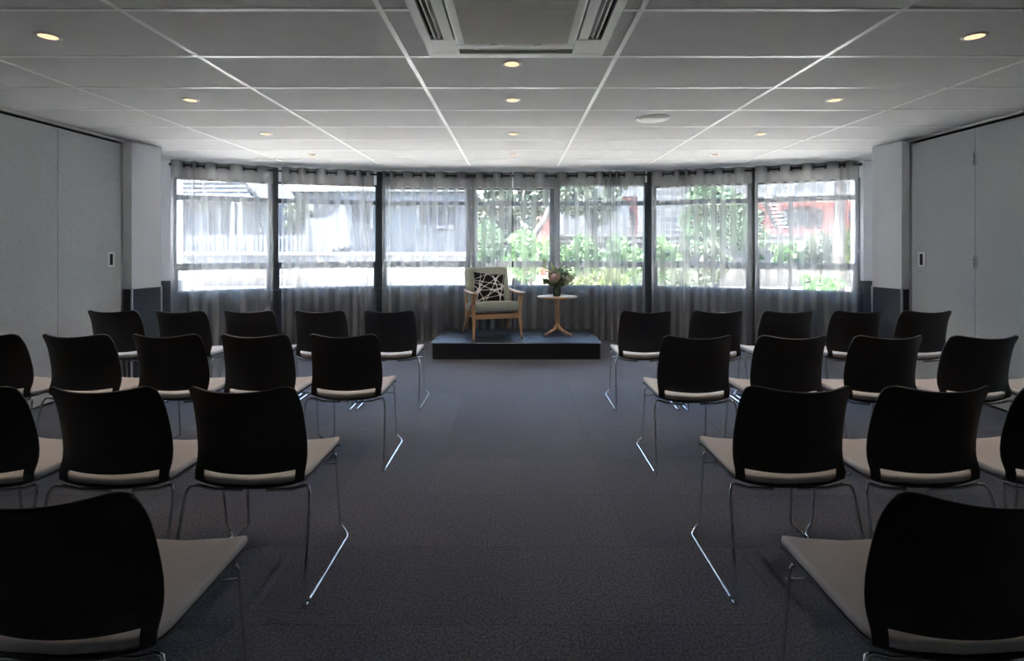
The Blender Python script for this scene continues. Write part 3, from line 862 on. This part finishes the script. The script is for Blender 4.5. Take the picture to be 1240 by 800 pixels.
sprig('leafy_spray', 'short yellow-green sprig standing upright behind the protea', (-.055, .03, .43), M['bloom_leaf'], 22, .04, .02, .45, .5)
sprig('leafy_spray', 'tall thin green sprig leaning over the purple foliage', (.06, .02, .45), M['bloom_mid'], 18, .035, .012, .4, .4)
sprig('leafy_branch', 'dark green broad leaves drooping at the lower left of the bouquet', (-.165, -.05, .20), M['bloom_dark'], 34, .065, .035, .75, .2)
sprig('leafy_branch', 'dark green leaf cluster directly right of the protea bloom', (.08, -.06, .25), M['bloom_dark'], 90, .06, .03, .85, .1)
sprig('leafy_branch', 'dusky purple foliage rising at the upper right of the bouquet', (.125, .01, .36), M['purple'], 60, .045, .02, .8, .5)
sprig('waxflower_branch', 'cream and pale green waxflower branch spreading to the right', (.21, -.02, .27), M['cream'], 260, .032, .014, .9, .35)
sprig('waxflower_branch', 'pale waxflower sprig hanging low at the right edge of the bouquet', (.19, -.06, .20), M['cream'], 140, .03, .014, .9, .4)
sprig('leafy_branch', 'mid green foliage filling the middle behind the protea', (.02, .05, .33), M['bloom_mid'], 90, .055, .026, .9, .1)

# ------------------------------------------------------------------ audience chairs
def shell_mesh():
    prof = [(-.012, .822, .2035), (-.006, .812, .2075), (.012, .785, .2105), (.040, .735, .2150), (.062, .660, .2190), (.078, .585, .2215), (.087, .520, .2220), (.092, .478, .2215),
            (.098, .450, .2205), (.112, .423, .2190), (.140, .408, .2170), (.200, .402, .2160), (.300, .404, .2160), (.420, .412, .2170), (.520, .418, .2170), (.560, .412, .214), (.575, .398, .209)]
    NU = 24
    us = [-1 + 2 * k / NU for k in range(NU + 1)]
    us = [math.copysign(abs(u) ** .9, u) for u in us]
    # keep slot border column
    kk = min(range(len(us)), key=lambda k: abs(us[k] + .83)); us[kk] = -.83; us[len(us) - 1 - kk] = .83
    vs = []; nv = len(prof)
    for j, (y, z, hw_) in enumerate(prof):
        back = max(0, min(1, (z - .42) / .12)) if j < 11 else 0; topw = max(0, min(1, (z - .66) / .16)) if j < 11 else 0
        for u in us:
            c = (.060 * back) * abs(u) ** 2.2
            dz = .022 * topw * u * u
            if j == 0: dz -= .020 * max(0, (abs(u) - .86) / .14) ** 2
            elif j == 1: dz -= .012 * max(0, (abs(u) - .86) / .14) ** 2
            elif j == 2: dz -= .006 * max(0, (abs(u) - .80) / .20) ** 2
            if j == 7: dz -= .018 * (1 - u * u) - .012 # slot top edge dips in the middle
            if j >= 8: dz += (.034 * abs(u) ** 2.4 - .010) * (1 if j < 13 else (.7, .5, .35, .3)[min(3, j - 13)])
            if j in (8, 9, 10): y2 = y - .006 * (1 - u * u)
            else: y2 = y
            vs.append(Vector((hw_ * u, y2 + c, z + dz)))
    W = len(us)
    fs = []
    for j in range(nv - 1):
        for k in range(W - 1):
            if j in (7, 8) and us[k] >= -.8301 and us[k + 1] <= .8301: continue
            fs.append((j * W + k, (j + 1) * W + k, (j + 1) * W + k + 1, j * W + k + 1))
    me = bpy.data.meshes.new('shell'); me.from_pydata([tuple(v) for v in vs], [], fs)
    me.polygons.foreach_set('use_smooth', [True] * len(fs)); me.materials.append(M['shell'])
    o = bpy.data.objects.new('shell_tmp', me); COL.objects.link(o)
    md = o.modifiers.new('s', 'SOLIDIFY'); md.thickness = .009; md.offset = 0; 
    b = o.modifiers.new('b', 'BEVEL'); b.width = .003; b.segments = 2; b.limit_method = 'ANGLE'; b.angle_limit = math.radians(50)
    ss = o.modifiers.new('ss', 'SUBSURF'); ss.levels = 1; ss.render_levels = 1
    dg = bpy.context.evaluated_depsgraph_get(); me2 = bpy.data.meshes.new_from_object(o.evaluated_get(dg))
    bpy.data.objects.remove(o); me2.name = 'shell'
    return me2

def chair_leg(s):
    w_ = [(s * .05, .150, .384), (s * .16, .135, .396), (s * .215, .120, .417), (s * .236, .108, .420), (s * .246, .096, .402), (s * .249, .090, .375), (s * .262, .006, .028), (s * .263, .004, .010), (s * .264, .016, .0065),
          (s * .266, .49, .0065), (s * .264, .503, .0075), (s * .250, .522, .016), (s * .228, .535, .032), (s * .221, .536, .046), (s * .212, .500, .385), (s * .205, .496, .400), (s * .19, .494, .404), (s * .05, .494, .398)]
    out = []
    P_ = [Vector(p) for p in w_]
    return MB().tube(P_, .0062, 10)

chair0 = bpy.data.objects.new('conference_chair', None); COL.objects.link(chair0)
sh = bpy.data.objects.new('shell', shell_mesh()); COL.objects.link(sh); sh.parent = chair0
def padf(X, Y, Z):
    y = Y + .350; e = max(0, (.135 - y) / .035)
    z = Z + .424 + .026 * abs(X / .22) ** 2.4
    if y < .22: z += .008 * ((.22 - y) / .12) ** 2
    if y > .50: z -= .012 * ((y - .50) / .09) ** 2
    else: z += .0
    return (X, y, z)
MB().sq(.217, .238, .021, .42, .20, 48, 14, padf).build('seat_pad', M['seat'], chair0)
for s in (-1, 1): chair_leg(s).build('sled_leg', M['chrome'], chair0)
MB().tube([(-.217, .512, .345), (.217, .512, .345)], .0045, 8).build('front_crossbar', M['chrome'], chair0)
for s in (-1, 1):
    for y in (.03, .47): MB().tube([(s * .2635, y, .0066), (s * .2640, y + .02, .0066)], .0070, 8).build('glide', M['black'], chair0)

ROWS = [('left', 'front row', 4.41, [-1.063, -1.648, -2.243, -2.820, -3.390]),
        ('left', 'second row', 3.22, [-1.063, -1.610, -2.156, -2.712, -3.27]),
        ('left', 'third row', 2.01, [-1.063, -1.606, -2.148]),
        ('left', 'back row', 1.13, [-1.060]),
        ('right', 'front row', 4.40, [1.100, 1.700, 2.290, 2.880, 3.455]),
        ('right', 'second row', 3.17, [1.107, 1.685, 2.268, 2.85, 3.42]),
        ('right', 'third row', 2.02, [1.105, 1.649, 2.192]),
        ('right', 'back row', 1.13, [1.055])]
nth = ['nearest the aisle', 'second from the aisle', 'third from the aisle', 'fourth from the aisle', 'fifth from the aisle']
first = True
# adjacent chairs of the tight rows slightly overlap sleds (linked); nudge alternate ones
for side, row, y, xs in ROWS:
    for k, x in enumerate(xs):
        c = chair0 if first else copy_tree(chair0)
        first = False
        c.location = (x, y, 0)
        c.rotation_euler = (0, 0, math.radians(random.uniform(-.4, .4)))
        n_ = nth[k] if len(xs) > 1 else 'beside the aisle'
        lbl = {'front row': 'black shell chair, row by the stage', 'second row': 'black shell chair, second row from the stage',
               'third row': 'black shell chair, third row from the stage', 'back row': 'large nearest black shell chair, cut by the frame'}[row]
        tag(c, '%s, %s block, %s' % (lbl, side, n_), 'chair', 'black shell chairs of the %s block' % side)

# ------------------------------------------------------------------ outdoors
M['bounce_slab'] = mat('pale_bounce_slab', (.82, .81, .78), .8, var=(1.5, (.74, .73, .70), 1))  # very pale slab added out of view below the sills, bounces daylight onto the ceiling
g_ = MB().box(-9, 8.2, -.3, 9, 11.6, -.04); struct(g_.build('ground', M['bounce_slab']), 'unseen pale slab added outside the windows to bounce daylight indoors')
g_ = MB().box(-45, 8.2, -.3, 1.0, 60, -.05); struct(g_.build('ground', M['concrete']), 'pale paved ground outside the left windows')
g_ = MB().box(1.0, 8.2, -.3, 45, 60, -.05); struct(g_.build('ground', M['soil']), 'planted garden ground outside the right windows')

def wbox(name, x0, y0, z0, x1, y1, z1, m_, par, org): return MB(org).box(x0, y0, z0, x1, y1, z1).build(name, m_, par)
# white low wall + wire fence
D = 12.0
o = Vector((-5.2, D, 0)); t = thing('garden_wall', o, 'low whitewashed garden wall beyond the left windows', 'wall')
x0, x1 = at(190, 0, D).x, at(566, 0, D).x
wbox('wall_body', x0, D, -.06, x1, D + .25, 1.16, M['whitewall'], t, o); wbox('coping', x0, D - .03, 1.16, x1, D + .28, 1.22, M['white_trim'], t, o)
D = 9.6
o = Vector((-2.6, D, 0)); t = thing('wire_fence', o, 'thin wire mesh fence in front of the whitewashed wall', 'fence')
x0, x1 = at(345, 0, D).x, at(562, 0, D).x
m = MB(o)
k = x0
while k < x1: m.bar((k, D, -.05), (k, D, .93), .005, .005); k += .15
for z in (.1, .3, .5, .7, .9): m.bar((x0, D, z), (x1, D, z), .005, .005)
m.build('mesh', M['terrace'], t)['kind'] = 'stuff'
for k in range(4): 
    x = x0 + (x1 - x0) * k / 3; m = MB(o).tube([(x, D, -.05), (x, D, .95)], .02, 8); m.build('post', M['terrace'], t)
# steps in the far left lower pane
o = Vector((-5.2, 10.6, 0)); t = thing('garden_steps', o, 'broad pale concrete steps below the picket fence', 'steps')
for k in range(3): wbox('step', -6.6, 10.4 + .35 * k, -.06, -4.6, 10.75 + .35 * k, .30 + .22 * k, M['concrete'], t, o)
# picket fence
D = 14.0
o = Vector((-7.6, D, 1.0)); t = thing('picket_fence', o, 'white picket fence in front of the weatherboard house', 'fence')
x0, x1 = at(205, 0, D).x, at(372, 0, D).x
for z in (1.22, 1.55): wbox('rail', x0, D + .02, z, x1, D + .06, z + .07, M['white_trim'], t, o)
k = 0; x = x0; pm = None
while x < x1:
    if pm is None:
        a = MB(); a.xprism([(-.035, 0), (.035, 0), (.035, .58), (0, .64), (-.035, .58)], 0, .02); p = a.build('picket', M['white_board'], t); pm = p.data
    else: p = bpy.data.objects.new('picket', pm); COL.objects.link(p); p.parent = t
    p.location = Vector((x, D, 1.04)) - o; x += .115
wbox('plinth', x0, D, -.06, x1, D + .2, 1.04, M['whitewall'], t, o)

def house_window(par, o, px0, py0, px1, py1, D, lights=2, trim=.08, depth=.06):
    a = at(px0, py0, D); b = at(px1, py1, D)
    x0, x1, z1, z0 = a.x, b.x, a.z, b.z
    f = MB(o); f.box(x0 - trim, D - depth, z0 - trim, x0, D, z1 + trim); f.box(x1, D - depth, z0 - trim, x1 + trim, D, z1 + trim)
    f.box(x0, D - depth, z1, x1, D, z1 + trim); f.box(x0, D - depth, z0 - trim, x1, D, z0)
    for k in range(1, lights):
        x = x0 + (x1 - x0) * k / lights; f.box(x - trim * .35, D - depth, z0, x + trim * .35, D, z1)
    w_ = f.build('window_frame', M['white_trim'], par)
    MB(o).box(x0, D - .02, z0, x1, D, z1).build('window_pane', M['pane_dark'], w_)
    return w_
def boards(mb, x0, x1, y, z0, z1, step=.16):
    z = z0
    while z < z1 - .001:
        zz = min(z + step, z1)
        mb.add([(x0, y - .03, z), (x1, y - .03, z), (x1, y, zz), (x0, y, zz), (x0, y, z), (x1, y, z)], [(0, 1, 2, 3), (1, 0, 4, 5)]); z += step

# weatherboard house (left)
D = 20.0; o = Vector((-12.2, D, 0)); hs = thing('weatherboard_house', o, 'white weatherboard house with grey porch seen through the leftmost windows', 'house')
x0, x1 = at(188, 0, D).x, at(333, 0, D).x
zt = at(0, 240, D).z
wbox('porch_wall', x0, D, -.06, x1, D + 2.4, zt, M['grey_board'], hs, o)
a = MB(o); xa, xb = x0, at(296, 0, D).x; zz = 5.6
a.xprism([(xa, zt), (at(312, 0, D).x, zt), (at(285, 0, D).x, zz), (xa, zz)], D - .5, D + 2.4); a.build('gable_wall', M['white_board'], hs)
a = MB(o); z = zt + .05
while z < zz:
    f = (z - zt) / (zz - zt); xr = at(312, 0, D).x * (1 - f) + at(285, 0, D).x * f
    a.add([(xa, D - .56, z), (xr, D - .56, z), (xr, D - .505, z + .15), (xa, D - .505, z + .15), (xa, D - .505, z), (xr, D - .505, z)], [(0, 1, 2, 3), (1, 0, 4, 5)]); z += .16
a.build('weatherboards', M['white_board'], hs)
wbox('fascia', x0, D - .6, zt - .12, at(318, 0, D).x, D - .5, zt + .03, M['white_trim'], hs, o)
a = MB(o); a.bar(at(296, 212, D - .6), at(325, 243, D - .6), .12, .22); a.build('barge_board', M['white_trim'], hs)
a = MB(o); p, q = at(281, 205, D), at(322, 243, D); a.xprism([(p.x, p.z), (p.x + .5, p.z + .35), (q.x + .35, q.z), (q.x - .05, q.z)], D - .45, D + 2.4); a.build('roof', M['slate'], hs)
house_window(hs, o, 215, 252, 225, 283, D, 1, .06); house_window(hs, o, 254, 254, 265, 285, D, 1, .06); house_window(hs, o, 269, 254, 279, 285, D, 1, .06)
for px in (283, 292): 
    p = at(px, 300, D - .5); wbox('porch_post', p.x - .07, D - .57, -.06, p.x + .07, D - .43, zt, M['white_trim'], hs, o)
for k in range(4): 
    p = at(312, 262 + 8 * k, D - .1); wbox('louvre', p.x - .18, D - .15, p.z - .08, p.x + .12, D - .02, p.z + .04, M['white_trim'], hs, o)
house_window(hs, o, 236, 214, 246, 236, D - .5, 1, .08)

# red-roofed house behind
D = 26.0; o = Vector((-12, D, 0)); h2 = thing('red_roofed_house', o, 'house with a red roof behind the weatherboard house', 'house')
p0, p1, p2 = at(300, 196, D), at(364, 242, D), at(312, 242, D)
a = MB(o); a.xprism([(p0.x - 1.6, p1.z), (p1.x, p1.z), (p1.x, p1.z + .2), (p0.x, p0.z)], D, D + 5); a.build('roof', M['redroof'], h2)
wbox('house_wall', p0.x - 1.5, D + .3, -.06, p1.x - .4, D + 4.8, p1.z, M['greyhouse'], h2, o)

# grey stone house
D = 23.0; o = Vector((-8.2, D, 0)); h3 = thing('grey_stone_house', o, 'grey stone house with slate roof between the red roof and white cottage', 'house')
x0, x1 = at(350, 0, D).x, at(440, 0, D).x
wbox('house_wall', x0, D, -.06, x1, D + 5, at(0, 232, D).z, M['greyhouse'], h3, o)
a = MB(o); z = at(0, 232, D).z; a.add([(x0 - .2, D - .3, z), (x1 + .2, D - .3, z), (x1 + .2, D + 2.5, z + 2.2), (x0 - .2, D + 2.5, z + 2.2), (x1 + .2, D + 5.3, z), (x0 - .2, D + 5.3, z)], [(0, 1, 2, 3), (3, 2, 4, 5), (0, 3, 5), (1, 4, 2), (0, 5, 4, 1)]); a.build('roof', M['slate'], h3)
house_window(h3, o, 367, 236, 373, 246, D, 1, .08)

# white cottage (centre left)
D = 15.0; o = Vector((-3.9, D, 0)); ct = thing('white_cottage', o, 'white rendered cottage with a band of windows, left of the garden', 'house')
x0, x1 = at(397, 0, D).x, at(563, 0, D).x; ze = at(0, 246, D).z
wl_ = MB(o); wl_.xprism([(x0, -.06), (x1, -.06), (x1, ze), (at(418, 0, D).x, ze), (x0, at(0, 264, D).z)], D, D + 5); wl_.build('house_wall', M['white_board'], ct)
wbox('eaves_fascia', at(416, 0, D).x, D - .22, ze, x1 + .2, D + .0, at(0, 233, D).z, M['slate'], ct, o)  # dark slate-coloured fascia board below the gutter
wbox('gutter', at(412, 0, D).x, D - .32, at(0, 233, D).z, x1 + .3, D - .16, at(0, 229, D).z, M['white_trim'], ct, o)
a = MB(o); z = at(0, 233, D).z; X0, X1 = at(412, 0, D).x, x1 + .3
a.add([(X0, D - .2, z), (X1, D - .2, z), (X1 - 1, D + 2.5, z + 1.5), (X0 + 1, D + 2.5, z + 1.5), (X1, D + 5.2, z), (X0, D + 5.2, z)], [(0, 1, 2, 3), (3, 2, 4, 5), (0, 3, 5), (1, 4, 2), (0, 5, 4, 1)]); a.build('roof', M['slate'], ct)
house_window(ct, o, 427, 249, 449, 271, D, 2, .09); house_window(ct, o, 508, 250, 552, 272, D, 4, .07)
wbox('window_sill', at(420, 0, D).x, D - .12, at(0, 277, D).z, at(452, 0, D).x, D, at(0, 274, D).z, M['white_trim'], ct, o)
wbox('window_sill', at(504, 0, D).x, D - .12, at(0, 277, D).z, at(557, 0, D).x, D, at(0, 274, D).z, M['white_trim'], ct, o)
D2 = 15.4; o2 = o
wbox('lean_to', at(372, 0, D2).x, D2, -.06, at(398, 0, D2).x, D2 + 3, at(0, 264, D2).z, M['white_board'], ct, o)
wbox('corner_board', at(371, 0, D2).x, D2 - .05, -.06, at(374.5, 0, D2).x, D2, at(0, 263, D2).z, M['white_trim'], ct, o)
# planter boxes / ramp at the cottage foot
o = Vector((-3.2, 13.4, 0)); t = thing('timber_ramp', o, 'pale timber boards leaning by the white cottage wall', 'timber')
for k in range(4):
    p = at(385 + 3 * k, 316, 13.3); q = at(412 + 5 * k, 306, 13.7); a = MB(o); a.bar((p.x, 12.7 + .12 * k, -.04), (q.x, 13.2 + .12 * k, 1.28 + .04 * k), .05, .12); a.build('plank', M['concrete'], t)

# red brick building, right
D = 25.0; o = Vector((10.5, D, 0)); bb = thing('brick_building', o, 'long red brick building with dark arched openings across the garden', 'building')
x0, x1 = at(655, 0, D).x, at(1065, 0, D).x; zb = at(0, 281, D).z; zt = at(0, 238, D).z
wbox('brick_wall', x0, D, -.06, x1, D + 6, zt, M['brick_red'], bb, o)
wbox('upper_storey', x0, D + .8, zt, x1, D + 6, zt + 3, M['greyhouse'], bb, o)
wbox('floor_band', x0, D - .35, zt - .02, x1, D + .8, zt + .12, M['white_trim'], bb, o)
# courses of projecting string brick
for k in range(5):
    z = zb + .25 + k * .3; wbox('brick_course', x0, D - .02, z, x1, D, z + .03, M['brick_red'], bb, o)
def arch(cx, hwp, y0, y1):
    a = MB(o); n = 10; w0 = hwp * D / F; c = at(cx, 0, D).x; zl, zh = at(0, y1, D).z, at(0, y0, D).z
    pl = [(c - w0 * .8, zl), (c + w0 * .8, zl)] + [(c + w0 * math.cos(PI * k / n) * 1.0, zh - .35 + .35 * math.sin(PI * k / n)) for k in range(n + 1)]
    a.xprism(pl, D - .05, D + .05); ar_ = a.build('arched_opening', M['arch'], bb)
    return ar_
ar1 = arch(971, 28, 250, 276); arch(900, 26, 250, 276); arch(1050, 24, 250, 276); arch(690, 24, 250, 276); arch(760, 10, 252, 280)
w_ = house_window(ar1, o, 950, 257, 976, 268, D - .06, 3, .05)
bars = MB(o)
for px in range(665, 1060, 14):
    a = at(px, 236, D - .3); bars.bar(a, a + Vector((0, 0, .9)), .04, .04)
for dz in (.3, .6, .9): 
    a = at(660, 236, D - .3); b = at(1062, 236, D - .3); bars.bar(a + Vector((0, 0, dz)), b + Vector((0, 0, dz)), .03, .03)
bars.build('balcony_railing', M['terrace'], bb)['kind'] = 'stuff'
for px in (803, 832, 860, 932, 957, 1004): 
    a = at(px, 238, D - .3); wbox('white_column', a.x - .14, D - .42, zt, a.x + .14, D - .14, zt + 2.4, M['white_trim'], bb, o)
# external stair in front of the bricks
D = 23.5; o = Vector((11, D, 0)); t = thing('steel_fire_stair', o, 'black steel fire stair in front of the red brick building', 'stairs')
a = MB(o); a.bar(at(922, 238, D), at(942, 278, D), .08, .16); a.bar(at(930, 236, D), at(950, 276, D), .05, .08); a.build('stringer', M['black'], t)
a = MB(o); a.bar(at(918, 240, D), at(962, 240, D), .5, .06); a.build('landing', M['black'], t)
a = MB(o); a.bar(at(957, 240, D), Vector((at(957, 282, D).x, D, -.06)), .1, .1); a.build('support_post', M['black'], t)
for k in range(9):
    f = (k + .5) / 9; p = at(922 + 20 * f, 238 + 40 * f, D); a = MB(o); a.box(p.x - .02, D - .4, p.z, p.x + .3, D + .4, p.z + .03); a.build('tread', M['vane'], t)
# terraces with railing
D = 19.5; o = Vector((9, D, 0)); t = thing('terrace_wall', o, 'stepped concrete terrace walls below the brick building', 'wall')
x0, x1 = at(672, 0, D).x, at(1060, 0, D).x
wbox('terrace_block', x0, D, -.06, x1, D + 5, at(0, 284, D).z, M['terrace'], t, o)
wbox('coping', x0, D - .12, at(0, 286.5, D).z, x1, D + .5, at(0, 283, D).z, M['whitewall'], t, o)
wbox('lower_block', x0, D - 1.2, -.06, x1, D, at(0, 292, D - 1.2).z, M['terrace'], t, o)
wbox('lower_coping', x0, D - 1.3, at(0, 293.5, D - 1.2).z, x1, D - .9, at(0, 291, D - 1.2).z, M['whitewall'], t, o)
t = thing('terrace_railing', Vector((9, D, 1.8)), 'thin grey railing along the top of the concrete terrace', 'railing'); o = Vector((9, D, 1.8))
a = MB(o)
for px in range(680, 1060, 22): p = at(px, 284, D); a.bar(p, p + Vector((0, 0, .32)), .03, .03)
a.build('rail_posts', M['terrace'], t)
a = MB(o)
for dz in (.16, .32): a.bar(at(680, 284, D) + Vector((0, 0, dz)), at(1050, 284, D) + Vector((0, 0, dz)), .025, .025)
a.build('rails', M['white_trim'], t)
# fire-escape / dark balconies centre right
D = 21.0; o = Vector((2.9, D, 0)); t = thing('dark_balcony_block', o, 'dark building with stacked white balcony rails behind the garden centre', 'building')
x0, x1 = at(682, 0, D).x, at(762, 0, D).x
wbox('building_wall', x0, D, -.06, x1, D + 2, at(0, 243, D).z, M['slate'], t, o)
a = MB(o)
for py in (262, 268, 274): a.bar(at(684, py, D - .3), at(765, py, D - .3), .05, .04)
for px in range(690, 765, 15): a.bar(at(px, 258, D - .3), at(px, 280, D - .3), .04, .04)
a.build('balcony_rails', M['white_trim'], t)
D = 21.0; o = Vector((6, D, 0)); t = thing('stair_tower', o, 'grey stair tower with white horizontal rails left of the big tree', 'building')
x0, x1 = at(785, 0, D).x, at(834, 0, D).x
wbox('tower_wall', x0, D, -.06, x1, D + 1.8, at(0, 215, D).z, M['slate'], t, o)
for k in range(8): 
    a = MB(o); py = 222 + 8 * k; a.bar(at(796, py, D - .2), at(832, py, D - .2), .05, .05); a.build('rail', M['white_trim'], t)

# foliage
def leafball(mb, c, r, n, s, rnd, flat=.8):
    c = Vector(c)
    for _ in range(n):
        d = Vector((rnd.gauss(0, 1), rnd.gauss(0, 1), rnd.gauss(0, 1))).normalized(); rad = r * (rnd.uniform(.55, 1.0))
        p = c + Vector((d.x * rad, d.y * rad, d.z * rad * flat))
        t_ = (d + Vector((rnd.uniform(-1, 1), rnd.uniform(-1, 1), rnd.uniform(-.6, 1))) * .9).normalized()
        u = t_.cross(Vector((rnd.uniform(-1, 1), rnd.uniform(-1, 1), rnd.uniform(-1, 1))))
        if u.length < .05: continue
        u.normalize(); ss = s * rnd.uniform(.6, 1.3)
        mb.add([p, p + t_ * ss * .5 + u * ss * .28, p + t_ * ss, p + t_ * ss * .5 - u * ss * .28], [(0, 1, 2, 3)])
def bush(name, lab, px, py, D, wpx, hpx, m_, n=2200, s=.09, cat='shrub', seed=0, trunk=None, grp='trees and shrubs in the garden'):
    rnd = random.Random(seed * 13 + int(px))
    c = at(px, py, D); rx = wpx / 2 * D / F; rz = hpx / 2 * D / F
    o = Vector((c.x, D, 0)); t = thing(name, o, lab, cat, grp)
    mb = MB(o); k = max(8, int(14))
    for q in range(k):
        a = rnd.uniform(0, 2 * PI); h = rnd.uniform(-.75, .75); rr_ = math.sqrt(1 - h * h) * rnd.uniform(.25, .8)
        cc = c + Vector((rx * rr_ * math.cos(a), rx * .8 * rr_ * math.sin(a), rz * h)); leafball(mb, cc, min(rx, rz) * rnd.uniform(.36, .52), n // k, s, rnd)
    mb.build('foliage', m_, t)
    tr = MB(o); b = Vector((c.x, D, -.06))
    rb_ = trunk or .05
    tr.tube(arc([b, b.lerp(c, .5) + Vector((.05, 0, 0)), c + Vector((-.03, 0, rz * .3))], 4), [rb_ * (1 - .07 * q) for q in range(9)], 8)
    for q in range(4):
        a = rnd.uniform(0, 2 * PI); e = c + Vector((rx * .5 * math.cos(a), rx * .4 * math.sin(a), rz * rnd.uniform(0, .5))); tr.tube([b.lerp(c, .6), e], [rb_ * .5, rb_ * .2], 6)
    tr.build('trunk', M['bark'], t)
    return t
bush('broadleaf_tree', 'large rounded bright green tree behind the curtain right of the stage', 866, 272, 13.5, 100, 92, M['leaf_mid'], 9000, .12, 'tree', 1, .09)
bush('broadleaf_tree', 'smaller round tree crown low in front of the large green tree', 852, 318, 12.0, 88, 50, M['leaf_grey'], 4000, .09, 'tree', 2)
bush('garden_shrub', 'bright green shrub directly right of the armchair back', 640, 310, 11.5, 62, 64, M['leaf_bright'], 4200, .08, seed=3)
bush('garden_shrub', 'mid green shrub rising behind the armchair', 598, 298, 12.5, 50, 60, M['leaf_mid'], 3200, .08, seed=4)
bush('conifer_tree', 'dark tree with spreading crown over the centre shrubs', 625, 240, 17, 120, 70, M['leaf_dark'], 5500, .15, 'tree', 5, .16)
bush('broadleaf_tree', 'grey-green tree crown above the side table', 718, 238, 16, 96, 58, M['leaf_grey'], 5000, .13, 'tree', 6, .12)
bush('garden_shrub', 'pale spiky shrub behind the flower vase', 700, 312, 11.5, 64, 50, M['leaf_bright'], 3600, .09, seed=7)
bush('garden_shrub', 'bright green shrub left of the dark window post', 757, 318, 11.0, 50, 64, M['leaf_bright'], 3600, .08, seed=8)
bush('garden_shrub', 'green shrub below the stair tower', 803, 312, 12.0, 36, 56, M['leaf_bright'], 2400, .08, seed=9)
bush('hedge_shrub', 'bright green hedge below the concrete terrace', 955, 309, 16, 80, 26, M['leaf_bright'], 4200, .10, seed=10)
bush('garden_shrub', 'grey-green bush below the arched opening', 992, 303, 14, 40, 46, M['leaf_grey'], 2800, .08, seed=11)
bush('garden_shrub', 'dark shrub at the left edge of the rightmost window', 917, 290, 13.5, 22, 70, M['leaf_mid'], 2200, .08, seed=12)
bush('garden_shrub', 'low green ground bush near the rightmost curtain', 985, 350, 10.6, 70, 34, M['leaf_bright'], 2600, .07, seed=13)
bush('garden_shrub', 'yellow-green bush at the right end of the garden', 1033, 300, 15, 26, 56, M['leaf_yellow'], 2200, .09, seed=14)
bush('garden_shrub', 'low leafy plant in the lower right-centre panes', 820, 344, 10.6, 60, 34, M['leaf_grey'], 2200, .07, seed=15)
bush('garden_shrub', 'low spiky plant below the side table window', 720, 344, 10.4, 100, 34, M['leaf_yellow'], 3000, .07, seed=16)
bush('hedge_shrub', 'dark hedge between the picket fence and the white cottage', 362, 262, 17, 34, 46, M['leaf_grey'], 2400, .10, seed=17)
for k, (px, wd, lb) in enumerate([(492, 96, 'farthest dark tree, behind the white cottage'), (590, 88, 'farthest dark tree, behind the armchair window'), (674, 72, 'farthest dark tree, behind the centre mullion'), (1075, 130, 'farthest dark tree, right of the brick building'), (185, 120, 'farthest dark tree, left of the weatherboard house')]):
    bush('distant_tree', lb, px, 255, 34, wd, 130, M['leaf_dark'], 3600, .42, 'tree', 30 + k, .3)
# tall trunk right
D = 12.6; o = Vector((at(1017, 0, D).x, D, 0)); t = thing('tree_trunk', o, 'tall rough bare tree trunk near the right end of the windows', 'tree')
MB(o).tube(arc([(o.x, D, -.06), (o.x - .03, D, 1.3), (o.x + .02, D, 3.4), (o.x, D, 4.4)], 6), .12, 12).build('trunk', M['bark'], t)
a = MB(o); rnd = random.Random(5)
for q in range(10): 
    an = rnd.uniform(0, 2 * PI); leafball(a, Vector((o.x + .7 * math.cos(an), D + .7 * math.sin(an), 4.6 + rnd.uniform(-.3, .5))), .5, 160, .14, rnd)
a.build('foliage', M['leaf_mid'], t)
D = 15; o = Vector((at(655, 0, D).x, D, 0)); t = thing('tree_branch_trunk', o, 'leaning bare tree trunk behind the shrubs near the centre mullion', 'tree')
MB(o).tube(arc([(o.x - .5, D, -.06), (o.x - .3, D, 1.4), (o.x + .2, D, 2.3), (o.x + .5, D, 3.6)], 5), [.11 - .003 * k for k in range(16)], 8).build('trunk', M['bark'], t)
t['label'] = 'leaning bare tree trunk behind the shrubs near the centre mullion'; t.name = 'leaning_tree'
# stone path
o = MB((3.5, 11, 0)); a = [at(920, 352, 15.4), at(968, 352, 15.4)]
o.prism([(4.4, 10.4), (6.0, 10.4), (7.9, 15.4), (6.6, 15.4)], -.05, -.02); tag(o.build('garden_path', M['whitewall']), 'pale garden path beyond the rightmost window', 'path')
